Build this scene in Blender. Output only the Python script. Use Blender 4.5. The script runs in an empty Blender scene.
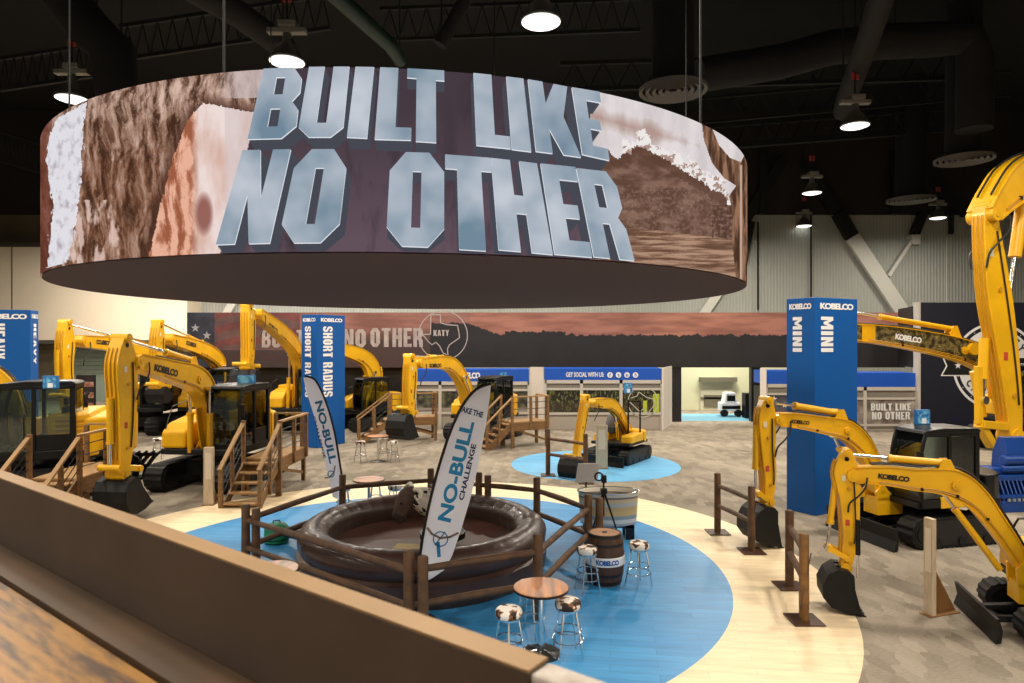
import bpy, bmesh, math, random
from mathutils import Vector, Matrix, noise
from mathutils.geometry import tessellate_polygon
random.seed(7)
scene = bpy.context.scene
COL = scene.collection
PI = math.pi
F = 667.0; CX = 512.0; CY = 341.5; H = 4.1

# ------------------------------------------------------------------ geometry of the view
def ray(u, v): return Vector(((u-CX)/F, 1.0, (CY-v)/F))
def ground(u, v, z=0.0):
    d = ray(u, v); t = (z-H)/d.z
    return Vector((d.x*t, t, z))
def at(u, v, Y):
    d = ray(u, v); return Vector((d.x*Y, Y, H+d.z*Y))
def pix(p): return (CX+F*p[0]/p[1], CY-F*(p[2]-H)/p[1])

# ------------------------------------------------------------------ materials
def S(r, g, b):
    def c(x):
        x /= 255.0
        return x/12.92 if x <= .04045 else ((x+.055)/1.055)**2.4
    return (c(r), c(g), c(b), 1)
MATS = {}
def mat(name, col, rough=.5, metal=0.0, var=0.0, scale=4.0, bump=0.0, col2=None, stretch=None, spec=.5, coat=0.0, detail=4):
    if name in MATS: return MATS[name]
    m = bpy.data.materials.new(name); m.use_nodes = True; MATS[name] = m
    nt = m.node_tree; b = nt.nodes['Principled BSDF']
    b.inputs['Base Color'].default_value = col; b.inputs['Roughness'].default_value = rough
    b.inputs['Metallic'].default_value = metal
    b.inputs['Specular IOR Level'].default_value = spec
    if coat: b.inputs['Coat Weight'].default_value = coat; b.inputs['Coat Roughness'].default_value = .15
    if var or col2 or bump:
        tc = nt.nodes.new('ShaderNodeTexCoord'); mp = nt.nodes.new('ShaderNodeMapping')
        nt.links.new(tc.outputs['Object'], mp.inputs[0])
        if stretch: mp.inputs['Scale'].default_value = stretch
        n = nt.nodes.new('ShaderNodeTexNoise'); n.inputs['Scale'].default_value = scale; n.inputs['Detail'].default_value = detail
        nt.links.new(mp.outputs[0], n.inputs['Vector'])
        if var or col2:
            cr = nt.nodes.new('ShaderNodeValToRGB')
            cr.color_ramp.elements[0].position = .35; cr.color_ramp.elements[1].position = .65
            c2 = col2 or tuple(x*(1-var) for x in col[:3])+(1,)
            cr.color_ramp.elements[0].color = c2; cr.color_ramp.elements[1].color = col
            nt.links.new(n.outputs['Fac'], cr.inputs[0]); nt.links.new(cr.outputs[0], b.inputs['Base Color'])
        if bump:
            bp = nt.nodes.new('ShaderNodeBump'); bp.inputs['Strength'].default_value = bump; bp.inputs['Distance'].default_value = .02
            nt.links.new(n.outputs['Fac'], bp.inputs['Height']); nt.links.new(bp.outputs[0], b.inputs['Normal'])
    return m
def emit(name, col, strength=1.0, attr=None):
    if name in MATS: return MATS[name]
    m = bpy.data.materials.new(name); m.use_nodes = True; MATS[name] = m
    nt = m.node_tree; nt.nodes.remove(nt.nodes['Principled BSDF'])
    e = nt.nodes.new('ShaderNodeEmission'); e.inputs[0].default_value = col; e.inputs[1].default_value = strength
    if attr:
        a = nt.nodes.new('ShaderNodeVertexColor'); a.layer_name = attr; nt.links.new(a.outputs[0], e.inputs[0])
    nt.links.new(e.outputs[0], nt.nodes['Material Output'].inputs[0]); return m
def attr_mat(name, rough=.6):
    if name in MATS: return MATS[name]
    m = bpy.data.materials.new(name); m.use_nodes = True; MATS[name] = m
    nt = m.node_tree; b = nt.nodes['Principled BSDF']; b.inputs['Roughness'].default_value = rough
    a = nt.nodes.new('ShaderNodeVertexColor'); a.layer_name = 'print'; nt.links.new(a.outputs[0], b.inputs['Base Color'])
    return m
def glass_mat(name, tint, gloss=.12):
    m = bpy.data.materials.new(name); m.use_nodes = True; MATS[name] = m
    nt = m.node_tree; nt.nodes.remove(nt.nodes['Principled BSDF'])
    t = nt.nodes.new('ShaderNodeBsdfTransparent'); t.inputs[0].default_value = tint
    g = nt.nodes.new('ShaderNodeBsdfGlossy'); g.inputs['Roughness'].default_value = .04; g.inputs[0].default_value = (.9, .95, 1, 1)
    fr = nt.nodes.new('ShaderNodeFresnel'); fr.inputs[0].default_value = 1.4
    ad = nt.nodes.new('ShaderNodeMath'); ad.operation = 'ADD'; ad.inputs[1].default_value = gloss
    nt.links.new(fr.outputs[0], ad.inputs[0])
    mx = nt.nodes.new('ShaderNodeMixShader'); nt.links.new(ad.outputs[0], mx.inputs[0])
    nt.links.new(t.outputs[0], mx.inputs[1]); nt.links.new(g.outputs[0], mx.inputs[2])
    nt.links.new(mx.outputs[0], nt.nodes['Material Output'].inputs[0]); return m

def cloth_mat(name, col, k=.5):
    m = mat(name, col, .8); nt = m.node_tree; b = nt.nodes['Principled BSDF']
    t = nt.nodes.new('ShaderNodeBsdfTranslucent'); t.inputs[0].default_value = col
    mx = nt.nodes.new('ShaderNodeMixShader'); mx.inputs[0].default_value = k
    nt.links.new(b.outputs[0], mx.inputs[1]); nt.links.new(t.outputs[0], mx.inputs[2]); nt.links.new(mx.outputs[0], nt.nodes['Material Output'].inputs[0]); return m
# ------------------------------------------------------------------ mesh builder
class MB:
    def __init__(s): s.bm = bmesh.new()
    def box(s, x0, x1, y0, y1, z0, z1, M=None, taper=None):
        c = [Vector((x, y, z)) for z in (z0, z1) for y in (y0, y1) for x in (x0, x1)]
        if M: c = [M @ p for p in c]
        v = [s.bm.verts.new(p) for p in c]
        for f in ((0,2,3,1),(4,5,7,6),(0,1,5,4),(2,6,7,3),(0,4,6,2),(1,3,7,5)): s.bm.faces.new([v[i] for i in f])
        return s
    def prism(s, pts, y0, y1, M=None, axis='y'):
        """polygon in (x,z) extruded along y (or (x,y) along z)"""
        def V(p, w):
            q = Vector((p[0], w, p[1])) if axis == 'y' else Vector((p[0], p[1], w)) if axis == 'z' else Vector((w, p[0], p[1]))
            return M @ q if M else q
        a = [s.bm.verts.new(V(p, y0)) for p in pts]; b = [s.bm.verts.new(V(p, y1)) for p in pts]
        n = len(pts)
        s.bm.faces.new(a); s.bm.faces.new(list(reversed(b)))
        for i in range(n):
            j = (i+1) % n; s.bm.faces.new((a[j], a[i], b[i], b[j]))
        return s
    def tube(s, pts, r, n=10, caps=True, M=None, r2=None):
        P = [Vector(p) for p in pts]
        if M: P = [M @ p for p in P]
        rings = []; up = None
        for i, p in enumerate(P):
            t = (P[min(i+1, len(P)-1)]-P[max(i-1, 0)])
            if t.length < 1e-9: t = Vector((0, 0, 1))
            t.normalize()
            if up is None or abs(up.dot(t)) > .95:
                up = Vector((0, 0, 1)) if abs(t.z) < .9 else Vector((1, 0, 0))
            a = t.cross(up).normalized(); b = a.cross(t).normalized(); up = b
            rr = r[i] if isinstance(r, (list, tuple)) else (r if r2 is None else r+(r2-r)*i/(len(P)-1))
            rings.append([s.bm.verts.new(p+a*rr*math.cos(2*PI*k/n)+b*rr*math.sin(2*PI*k/n)) for k in range(n)])
        for A, B in zip(rings, rings[1:]):
            for k in range(n): s.bm.faces.new((A[k], A[(k+1) % n], B[(k+1) % n], B[k]))
        if caps: s.bm.faces.new(list(reversed(rings[0]))); s.bm.faces.new(rings[-1])
        return s
    def bar(s, p0, p1, w, h=None, M=None, up=(0, 0, 1)):
        p0 = Vector(p0); p1 = Vector(p1); h = h or w
        t = (p1-p0).normalized(); up = Vector(up)
        if abs(t.dot(up)) > .97: up = Vector((0, 1, 0)) if abs(t.y) < .9 else Vector((1, 0, 0))
        a = t.cross(up).normalized(); b = a.cross(t).normalized()
        c = []
        for p in (p0, p1):
            for sb in (-1, 1):
                for sa in (-1, 1): c.append(p+a*sa*w/2+b*sb*h/2)
        if M: c = [M @ p for p in c]
        v = [s.bm.verts.new(p) for p in c]
        for f in ((0,1,3,2),(4,6,7,5),(0,4,5,1),(2,3,7,6),(0,2,6,4),(1,5,7,3)): s.bm.faces.new([v[i] for i in f])
        return s
    def lathe(s, prof, n=32, M=None, a0=0, a1=2*PI, sx=1, sy=1, closed=False):
        if closed and prof[0] != prof[-1]: prof = list(prof)+[prof[0]]
        if prof[0] == prof[-1]: closed = True
        full = abs(a1-a0-2*PI) < 1e-6; cnt = n if full else n+1
        rings = []
        for r, z in prof:
            ring = []
            for k in range(cnt):
                a = a0+(a1-a0)*k/n; q = Vector((r*math.cos(a)*sx, r*math.sin(a)*sy, z))
                ring.append(s.bm.verts.new(M @ q if M else q))
            rings.append(ring)
        for A, B in zip(rings, rings[1:]):
            for k in range(cnt if full else cnt-1):
                j = (k+1) % cnt
                try: s.bm.faces.new((A[k], A[j], B[j], B[k]))
                except ValueError: pass
        if full and not closed:
            if prof[0][0] > 1e-4: s.bm.faces.new(list(reversed(rings[0])))
            if prof[-1][0] > 1e-4: s.bm.faces.new(rings[-1])
        return s
    def loft(s, secs, n=16, M=None):
        """secs: (center, axis_a, axis_b) ellipses"""
        rings = []
        for c, a, b in secs:
            c, a, b = Vector(c), Vector(a), Vector(b)
            rings.append([s.bm.verts.new((M @ (c+a*math.cos(2*PI*k/n)+b*math.sin(2*PI*k/n))) if M else (c+a*math.cos(2*PI*k/n)+b*math.sin(2*PI*k/n))) for k in range(n)])
        for A, B in zip(rings, rings[1:]):
            for k in range(n): s.bm.faces.new((A[k], A[(k+1) % n], B[(k+1) % n], B[k]))
        s.bm.faces.new(list(reversed(rings[0]))); s.bm.faces.new(rings[-1])
        return s
    def build(s, name, m, parent=None, smooth=False, bevel=0, sub=0, loc=None, auto=None):
        bmesh.ops.recalc_face_normals(s.bm, faces=s.bm.faces)
        me = bpy.data.meshes.new(name); s.bm.to_mesh(me); s.bm.free()
        if smooth:
            for p in me.polygons: p.use_smooth = True
            if auto is None: auto = 40
            me.set_sharp_from_angle(angle=math.radians(auto))
        me.materials.append(m)
        o = bpy.data.objects.new(name, me); COL.objects.link(o)
        if parent: o.parent = parent
        if loc: o.location = loc
        if bevel:
            b = o.modifiers.new('edge', 'BEVEL'); b.width = bevel; b.segments = 2; b.limit_method = 'ANGLE'; b.angle_limit = math.radians(35)
        if sub:
            b = o.modifiers.new('soft', 'SUBSURF'); b.levels = sub; b.render_levels = sub
        return o
def tag(o, label=None, cat=None, group=None, kind=None):
    if label: o['label'] = label
    if cat: o['category'] = cat
    if group: o['group'] = group
    if kind: o['kind'] = kind
    return o
def thing(name, label, cat, loc=(0, 0, 0), rz=0, group=None):
    o = bpy.data.objects.new(name, None); COL.objects.link(o); o.empty_display_size = .2
    o.location = loc; o.rotation_euler = (0, 0, rz)
    return tag(o, label, cat, group)
def struct(o): o['kind'] = 'structure'; return o
def copy_tree(o, parent=None, loc=None, rz=None, label=None, group=None):
    c = o.copy(); COL.objects.link(c); c.parent = parent
    if loc is not None: c.location = loc
    if rz is not None: c.rotation_euler = (0, 0, rz)
    if label: c['label'] = label
    if group: c['group'] = group
    for ch in [x for x in bpy.data.objects if x.parent == o]: copy_tree(ch, c)
    return c
def smooth_pts(pts, k=5):
    out = []
    n = len(pts)
    for i in range(n-1):
        p0, p1, p2, p3 = pts[max(i-1, 0)], pts[i], pts[i+1], pts[min(i+2, n-1)]
        for j in range(k):
            t = j/k
            out.append(tuple(.5*((2*b)+(-a+c)*t+(2*a-5*b+4*c-d)*t*t+(-a+3*b-3*c+d)*t**3) for a, b, c, d in zip(p0, p1, p2, p3)))
    out.append(tuple(pts[-1])); return out
def outline(cl, k=5):
    """centre line [(x,z,w)] -> closed polygon"""
    c = smooth_pts(cl, k); L = []; R = []
    for i, p in enumerate(c):
        a = c[max(i-1, 0)]; b = c[min(i+1, len(c)-1)]
        t = Vector((b[0]-a[0], b[1]-a[1])).normalized(); n = Vector((-t.y, t.x))*p[2]/2
        L.append((p[0]+n.x, p[1]+n.y)); R.append((p[0]-n.x, p[1]-n.y))
    # rounded ends
    def cap(p, a):
        t = Vector((p[0]-a[0], p[1]-a[1])).normalized()*p[2]*.3
        return (p[0]+t.x, p[1]+t.y)
    return L+[cap(c[-1], c[-2])]+list(reversed(R))+[cap(c[0], c[1])]

# ------------------------------------------------------------------ lettering
G = {
 'B': ([(0,0),(.72,0),(1,.17),(1,.40),(.84,.52),(1,.64),(1,.84),(.78,1),(0,1)], [(.38,.17),(.6,.17),(.6,.42),(.38,.42)], [(.38,.62),(.6,.62),(.6,.86),(.38,.86)]),
 'U': ([(0,.14),(.26,0),(.74,0),(1,.14),(1,1),(.61,1),(.61,.2),(.39,.2),(.39,1),(0,1)],),
 'I': ([(0,0),(1,0),(1,1),(0,1)],),
 'L': ([(0,0),(1,0),(1,.17),(.55,.17),(.55,1),(0,1)],),
 'T': ([(.25,0),(.77,0),(.77,.85),(1,.85),(1,1),(0,1),(0,.85),(.25,.85)],),
 'K': ([(0,0),(.36,0),(.36,.34),(.6,0),(1,0),(.75,.55),(1,1),(.64,1),(.36,.7),(.36,1),(0,1)],),
 'E': ([(0,0),(1,0),(1,.17),(.45,.17),(.45,.42),(.85,.42),(.85,.57),(.45,.57),(.45,.84),(1,.84),(1,1),(0,1)],),
 'N': ([(0,0),(.36,0),(.36,.52),(.62,0),(1,0),(1,1),(.64,1),(.64,.48),(.38,1),(0,1)],),
 'O': ([(0,.2),(.28,0),(.72,0),(1,.2),(1,.8),(.72,1),(.28,1),(0,.8)], [(.42,.2),(.58,.2),(.58,.8),(.42,.8)]),
 'H': ([(0,0),(.4,0),(.4,.42),(.6,.42),(.6,0),(1,0),(1,1),(.6,1),(.6,.62),(.4,.62),(.4,1),(0,1)],),
 'R': ([(0,0),(.38,0),(.38,.4),(.56,.4),(.62,0),(1,0),(.97,.36),(.82,.48),(1,.6),(1,.84),(.78,1),(0,1)], [(.38,.58),(.6,.58),(.6,.84),(.38,.84)]),
 'A': ([(0,0),(.34,0),(.38,.2),(.62,.2),(.66,0),(1,0),(.74,1),(.26,1)], [(.42,.37),(.58,.37),(.5,.75)]),
 'Y': ([(.32,0),(.68,0),(.68,.42),(1,1),(.64,1),(.5,.7),(.36,1),(0,1),(.32,.42)],),
 'M': ([(0,0),(.27,0),(.27,.6),(.42,.2),(.58,.2),(.73,.6),(.73,0),(1,0),(1,1),(.7,1),(.5,.55),(.3,1),(0,1)],),
 'S': ([(0,.16),(.24,0),(.76,0),(1,.16),(1,.42),(.76,.56),(.38,.62),(.38,.84),(.62,.84),(.62,.7),(1,.7),(1,.84),(.76,1),(.24,1),(0,.84),(0,.58),(.24,.44),(.62,.38),(.62,.17),(.38,.17),(.38,.32),(0,.32)],),
 'D': ([(0,0),(.72,0),(1,.18),(1,.82),(.72,1),(0,1)], [(.4,.17),(.62,.17),(.62,.83),(.4,.83)]),
 'V': ([(.34,0),(.66,0),(1,1),(.66,1),(.5,.35),(.34,1),(0,1)],),
 'C': ([(0,.16),(.26,0),(.74,0),(1,.16),(1,.36),(.62,.36),(.62,.17),(.38,.17),(.38,.83),(.62,.83),(.62,.66),(1,.66),(1,.84),(.74,1),(.26,1),(0,.84)],),
 'G': ([(0,.16),(.26,0),(.74,0),(1,.16),(1,.52),(.55,.52),(.55,.38),(.66,.38),(.66,.17),(.38,.17),(.38,.83),(.62,.83),(.62,.68),(1,.68),(1,.84),(.74,1),(.26,1),(0,.84)],),
}
GW = {'I': .42, 'M': 1.35, 'L': .85, 'E': .85, 'T': .95}
def glyph_into(bm, ch, fn):
    loops = [[Vector((x, y, 0)) for x, y in lp] for lp in G[ch]]
    flat = [p for lp in loops for p in lp]
    vs = [bm.verts.new(fn(p.x, p.y)) for p in flat]
    for t in tessellate_polygon(loops):
        try: bm.faces.new([vs[i] for i in t])
        except ValueError: pass
def block_text(txt, h, fn, w=.5, gap=.09, space=.35):
    """fn(x, y) -> 3d point; returns bmesh; x runs in metres, y 0..h"""
    bm = bmesh.new(); x = 0
    for ch in txt:
        if ch == ' ': x += space*h; continue
        cw = GW.get(ch, 1)*w*h
        glyph_into(bm, ch, lambda a, b: fn(x+a*cw, b*h)); x += cw+gap*h
    return bm, x-gap*h
def block_label(txt, origin, right, up, h, m, parent, name='lettering', w=.5, center=True, gap=.09, length=None):
    right = Vector(right).normalized(); up = Vector(up).normalized(); o = Vector(origin)
    _, L = block_text(txt, h, lambda x, y: Vector((x, y, 0)), w, gap); _.free()
    k = 1 if not length else length/L
    s0 = -L*k/2 if center else 0
    bm, L = block_text(txt, h, lambda x, y: o+right*(x*k+s0)+up*(y-h/2), w, gap)
    me = bpy.data.meshes.new(name); bm.to_mesh(me); bm.free(); me.materials.append(m)
    ob = bpy.data.objects.new(name, me); COL.objects.link(ob); ob.parent = parent
    return ob
TXT = {}
def text_data(txt, bold=.02, space=1.0):
    key = (txt, bold, space)
    if key not in TXT:
        cu = bpy.data.curves.new('lettering', 'FONT'); cu.body = txt; cu.size = 1; cu.offset = bold; cu.space_character = space
        cu.align_x = 'CENTER'; cu.align_y = 'CENTER'; cu.resolution_u = 4
        ob = bpy.data.objects.new('lettering', cu); COL.objects.link(ob)
        dg = bpy.context.evaluated_depsgraph_get(); dg.update()
        me = bpy.data.meshes.new_from_object(ob.evaluated_get(dg))
        bpy.data.objects.remove(ob); bpy.data.curves.remove(cu)
        xs = [v.co.x for v in me.vertices]; ys = [v.co.y for v in me.vertices]
        cx, cy = (min(xs)+max(xs))/2, (min(ys)+max(ys))/2
        for v in me.vertices: v.co.x -= cx; v.co.y -= cy
        TXT[key] = (me, max(xs)-min(xs), max(ys)-min(ys))
    return TXT[key]
def text_label(txt, center, right, up, width, m, parent, height=None, name='lettering', bold=.02, space=1.0):
    me0, w, h = text_data(txt, bold, space)
    right = Vector(right).normalized(); up = Vector(up).normalized()
    sx = width/w; sy = sx if height is None else height/h
    me = me0.copy(); c = Vector(center)
    for v in me.vertices: v.co = c+right*v.co.x*sx+up*v.co.y*sy
    me.materials.clear(); me.materials.append(m)
    ob = bpy.data.objects.new(name, me); COL.objects.link(ob); ob.parent = parent
    return ob
def poly_label(polys, fn, m, parent, name):
    bm = bmesh.new()
    for loops in polys:
        L = [[Vector((x, y, 0)) for x, y in lp] for lp in loops]
        flat = [p for lp in L for p in lp]; vs = [bm.verts.new(fn(p.x, p.y)) for p in flat]
        for t in tessellate_polygon(L):
            try: bm.faces.new([vs[i] for i in t])
            except ValueError: pass
    me = bpy.data.meshes.new(name); bm.to_mesh(me); bm.free(); me.materials.append(m)
    ob = bpy.data.objects.new(name, me); COL.objects.link(ob); ob.parent = parent
    return ob
def ring_poly(cx, cy, r0, r1, n=40, a0=0, a1=2*PI):
    out = []
    for k in range(n):
        a = a0+(a1-a0)*k/n; b = a0+(a1-a0)*(k+1)/n
        out.append([[(cx+r0*math.cos(a), cy+r0*math.sin(a)), (cx+r1*math.cos(a), cy+r1*math.sin(a)), (cx+r1*math.cos(b), cy+r1*math.sin(b)), (cx+r0*math.cos(b), cy+r0*math.sin(b))]])
    return out
def line_poly(pts, w):
    out = []
    for a, b in zip(pts, pts[1:]):
        d = Vector((b[0]-a[0], b[1]-a[1]));
        if d.length < 1e-9: continue
        d.normalize(); n = Vector((-d.y, d.x))*w/2; e = d*w*.3
        out.append([[(a[0]-e.x+n.x, a[1]-e.y+n.y), (a[0]-e.x-n.x, a[1]-e.y-n.y), (b[0]+e.x-n.x, b[1]+e.y-n.y), (b[0]+e.x+n.x, b[1]+e.y+n.y)]])
    return out
def inpoly(x, y, poly):
    c = False; n = len(poly); j = n-1
    for i in range(n):
        xi, yi = poly[i]; xj, yj = poly[j]
        if (yi > y) != (yj > y) and x < (xj-xi)*(y-yi)/(yj-yi)+xi: c = not c
        j = i
    return c
def picture(name, fnpos, nx, nz, fncol, m, parent=None, attr='print', wrap=False):
    """a printed / lit picture surface: grid of quads coloured cell by cell"""
    verts = [fnpos(i/nx, j/nz) for j in range(nz+1) for i in range(nx+1)]
    faces = [(j*(nx+1)+i, j*(nx+1)+i+1, (j+1)*(nx+1)+i+1, (j+1)*(nx+1)+i) for j in range(nz) for i in range(nx)]
    me = bpy.data.meshes.new(name); me.from_pydata([tuple(v) for v in verts], [], faces); me.update()
    ca = me.color_attributes.new(attr, 'FLOAT_COLOR', 'CORNER')
    data = []
    for j in range(nz):
        for i in range(nx):
            c = fncol((i+.5)/nx, (j+.5)/nz); data.extend(c*4)
    ca.data.foreach_set('color', data)
    me.materials.append(m)
    o = bpy.data.objects.new(name, me); COL.objects.link(o)
    if parent: o.parent = parent
    return o
def N(x, y, z=0): return noise.noise(Vector((x, y, z)))
def mixc(a, b, t):
    t = max(0, min(1, t)); return tuple(p*(1-t)+q*t for p, q in zip(a, b))
# ------------------------------------------------------------------ palette
YEL = mat('yellow_paint', (.86, .46, .006, 1), .34, var=.16, scale=1.5, coat=.2)
YELD = mat('yellow_paint_vents', (.55, .27, .01, 1), .45)
BLK = mat('black_paint', (.0045, .0045, .005, 1), .38, var=.3, spec=.35)
RUB = mat('black_track_rubber', (.005, .005, .0055, 1), .6, var=.3, scale=9, spec=.35)
DKG = mat('dark_grey_steel', (.014, .0145, .016, 1), .45, metal=.2, var=.3, scale=6)
CHR = mat('chrome_rod', (.75, .75, .75, 1), .15, metal=1)
GLS = glass_mat('cab_glass', (.74, .82, .78, 1), .05)
HOSE = mat('black_hose', (.01, .01, .01, 1), .5)
SEAT = mat('seat_vinyl', (.03, .03, .03, 1), .6)
WOOD = mat('brown_lumber', S(132, 96, 56), .6, var=.35, scale=3, stretch=(1, 1, 6), bump=.1)
WOODL = mat('light_lumber', S(164, 126, 78), .6, var=.25, scale=3, stretch=(6, 1, 1))
LOG = mat('dark_log', S(104, 72, 44), .65, var=.5, scale=5, bump=.3, stretch=(1, 1, 1))
LOGL = mat('honey_log', S(140, 98, 50), .6, var=.45, scale=6, bump=.2)
RUST = mat('brown_steel_plate', S(78, 50, 34), .5, var=.3)
WHT = mat('white_print', S(235, 236, 238), .6)
BLU = mat('blue_print', S(4, 84, 160), .5, spec=.3)
BLU2 = mat('blue_fascia', S(8, 82, 190), .5)
NAVY = mat('navy_print', S(24, 28, 44), .5)
BLKP = mat('black_print', S(22, 20, 22), .5)

# ------------------------------------------------------------------ floor
def carpet():
    m = bpy.data.materials.new('exhibition_carpet'); m.use_nodes = True
    nt = m.node_tree; b = nt.nodes['Principled BSDF']; b.inputs['Roughness'].default_value = .85
    b.inputs['Specular IOR Level'].default_value = .2
    tc = nt.nodes.new('ShaderNodeTexCoord')
    def noise_(sc, stretch=(1, 1, 1), rot=0, det=3):
        mp = nt.nodes.new('ShaderNodeMapping'); mp.inputs['Scale'].default_value = stretch; mp.inputs['Rotation'].default_value = (0, 0, rot)
        nt.links.new(tc.outputs['Object'], mp.inputs[0])
        n = nt.nodes.new('ShaderNodeTexNoise'); n.inputs['Scale'].default_value = sc; n.inputs['Detail'].default_value = det
        nt.links.new(mp.outputs[0], n.inputs['Vector']); return n
    # leaf-like printed pattern: two crossed voronoi lattices
    mp = nt.nodes.new('ShaderNodeMapping'); mp.inputs['Scale'].default_value = (4.6, 2.3, 1); mp.inputs['Rotation'].default_value = (0, 0, .9)
    nt.links.new(tc.outputs['Object'], mp.inputs[0])
    vo = nt.nodes.new('ShaderNodeTexVoronoi'); vo.inputs['Scale'].default_value = 1.0; vo.inputs['Randomness'].default_value = .35; vo.distance = 'MANHATTAN'
    nt.links.new(mp.outputs[0], vo.inputs['Vector'])
    big = noise_(.35, det=2); fine = noise_(14, (1, 3, 1), .5)
    c1 = nt.nodes.new('ShaderNodeValToRGB')
    e = c1.color_ramp.elements; e[0].position = .32; e[0].color = S(112, 103, 90); e[1].position = .66; e[1].color = S(160, 150, 134)
    ad = nt.nodes.new('ShaderNodeMix'); ad.data_type = 'FLOAT'; ad.inputs[0].default_value = .36
    nt.links.new(big.outputs['Fac'], ad.inputs[2]); nt.links.new(vo.outputs['Color'], ad.inputs[3])
    ad2 = nt.nodes.new('ShaderNodeMix'); ad2.data_type = 'FLOAT'; ad2.inputs[0].default_value = .3
    nt.links.new(ad.outputs[0], ad2.inputs[2]); nt.links.new(fine.outputs['Fac'], ad2.inputs[3])
    nt.links.new(ad2.outputs[0], c1.inputs[0]); nt.links.new(c1.outputs[0], b.inputs['Base Color'])
    return m
floor = MB(); floor.box(-42, 42, -6, 62, -.1, 0); struct(floor.build('floor', carpet()))
def planked(name, c1, c2, rough, sc=(1.1, 7, 1)):
    m = bpy.data.materials.new(name); m.use_nodes = True
    nt = m.node_tree; b = nt.nodes['Principled BSDF']; b.inputs['Roughness'].default_value = rough
    tc = nt.nodes.new('ShaderNodeTexCoord'); mp = nt.nodes.new('ShaderNodeMapping'); mp.inputs['Rotation'].default_value = (0, 0, .15)
    nt.links.new(tc.outputs['Object'], mp.inputs[0])
    br = nt.nodes.new('ShaderNodeTexBrick'); br.inputs['Scale'].default_value = 1.0
    br.inputs['Brick Width'].default_value = 1.2; br.inputs['Row Height'].default_value = .18; br.inputs['Mortar Size'].default_value = .004
    br.inputs['Color1'].default_value = c1; br.inputs['Color2'].default_value = c2; br.inputs['Mortar'].default_value = tuple(x*.75 for x in c1[:3])+(1,)
    nt.links.new(mp.outputs[0], br.inputs['Vector'])
    mp2 = nt.nodes.new('ShaderNodeMapping'); mp2.inputs['Scale'].default_value = sc; nt.links.new(tc.outputs['Object'], mp2.inputs[0])
    n = nt.nodes.new('ShaderNodeTexNoise'); n.inputs['Scale'].default_value = 1.2; n.inputs['Detail'].default_value = 5; nt.links.new(mp2.outputs[0], n.inputs['Vector'])
    mx = nt.nodes.new('ShaderNodeMix'); mx.data_type = 'RGBA'; mx.blend_type = 'MULTIPLY'; mx.inputs[0].default_value = .35
    cr = nt.nodes.new('ShaderNodeValToRGB'); cr.color_ramp.elements[0].position = .3; cr.color_ramp.elements[0].color = (.45, .45, .45, 1); cr.color_ramp.elements[1].position = .7
    nt.links.new(n.outputs['Fac'], cr.inputs[0]); nt.links.new(br.outputs['Color'], mx.inputs[6]); nt.links.new(cr.outputs[0], mx.inputs[7])
    nt.links.new(mx.outputs[2], b.inputs['Base Color']); return m
CC = Vector((-1.83, 12.2, 0)); RB = 5.58; RO = 7.31
b = MB(); b.lathe([(RB, 0), (RO, 0), (RO, .006), (RB, .006), (RB, 0)], 128)
tag(b.build('vinyl_floor_ring', planked('cream_vinyl', S(250, 228, 188), S(244, 220, 180), .5), loc=CC), 'wide cream vinyl flooring ring around the large blue circle', 'flooring')
b = MB(); b.lathe([(RB, 0), (RB, .006)], 128)
tag(b.build('vinyl_floor_disc', planked('blue_vinyl', S(52, 138, 198), S(66, 152, 210), .42), loc=CC), 'large round blue wood-look vinyl floor under the bull ring', 'flooring')
b = MB(); b.lathe([(2.79, 0), (2.79, .006)], 96)
tag(b.build('vinyl_floor_disc', planked('sheen_blue_vinyl', S(98, 176, 226), S(110, 186, 232), .42), loc=(2.76, 22.25, 0)), 'small round blue vinyl floor with painted-in pale sheen under the rear compact digger', 'flooring')  # paler than the big disc: floor sheen put into the base colour

# ------------------------------------------------------------------ hall shell
def corrugated(name, col, pitch):
    m = bpy.data.materials.new(name); m.use_nodes = True
    nt = m.node_tree; b = nt.nodes['Principled BSDF']; b.inputs['Roughness'].default_value = .6; 
    tc = nt.nodes.new('ShaderNodeTexCoord'); w = nt.nodes.new('ShaderNodeTexWave'); w.inputs['Scale'].default_value = pitch; w.inputs['Distortion'].default_value = 0
    w.bands_direction = 'X'; nt.links.new(tc.outputs['Object'], w.inputs['Vector'])
    bp = nt.nodes.new('ShaderNodeBump'); bp.inputs['Strength'].default_value = .8; bp.inputs['Distance'].default_value = .06
    nt.links.new(w.outputs['Fac'], bp.inputs['Height']); nt.links.new(bp.outputs[0], b.inputs['Normal'])
    cr = nt.nodes.new('ShaderNodeValToRGB'); cr.color_ramp.elements[0].position = .05; cr.color_ramp.elements[1].position = .3
    cr.color_ramp.elements[0].color = tuple(x*.6 for x in col[:3])+(1,); cr.color_ramp.elements[1].color = col
    nt.links.new(w.outputs['Fac'], cr.inputs[0]); nt.links.new(cr.outputs[0], b.inputs['Base Color'])
    return m
YB = 46.0
zt = at(0, 215, YB).z
bx = at(187, 0, YB).x
m = MB(); m.box(bx, 42, YB, YB+.3, 0, zt); struct(m.build('wall_back', corrugated('ribbed_wall_panels', S(196, 200, 192), 3.1)))
m = MB(); m.box(-42, 42, YB, YB+.3, zt, 20); struct(m.build('wall_back_upper', mat('brown_black_wall', S(44, 38, 36), .8, var=.3, scale=.2)))
YL = 44.0
xl = at(187, 0, YL).x; zb = at(0, 340, YL).z; z2 = at(0, 247, YL).z
m = MB(); m.box(-42, xl, YL, YL+.3, zb, z2); m.box(xl-.3, xl, YL+.3, YB, zb, z2)
struct(m.build('wall_left_back', mat('cream_wall', S(222, 208, 184), .7, var=.06, scale=.3)))
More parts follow.
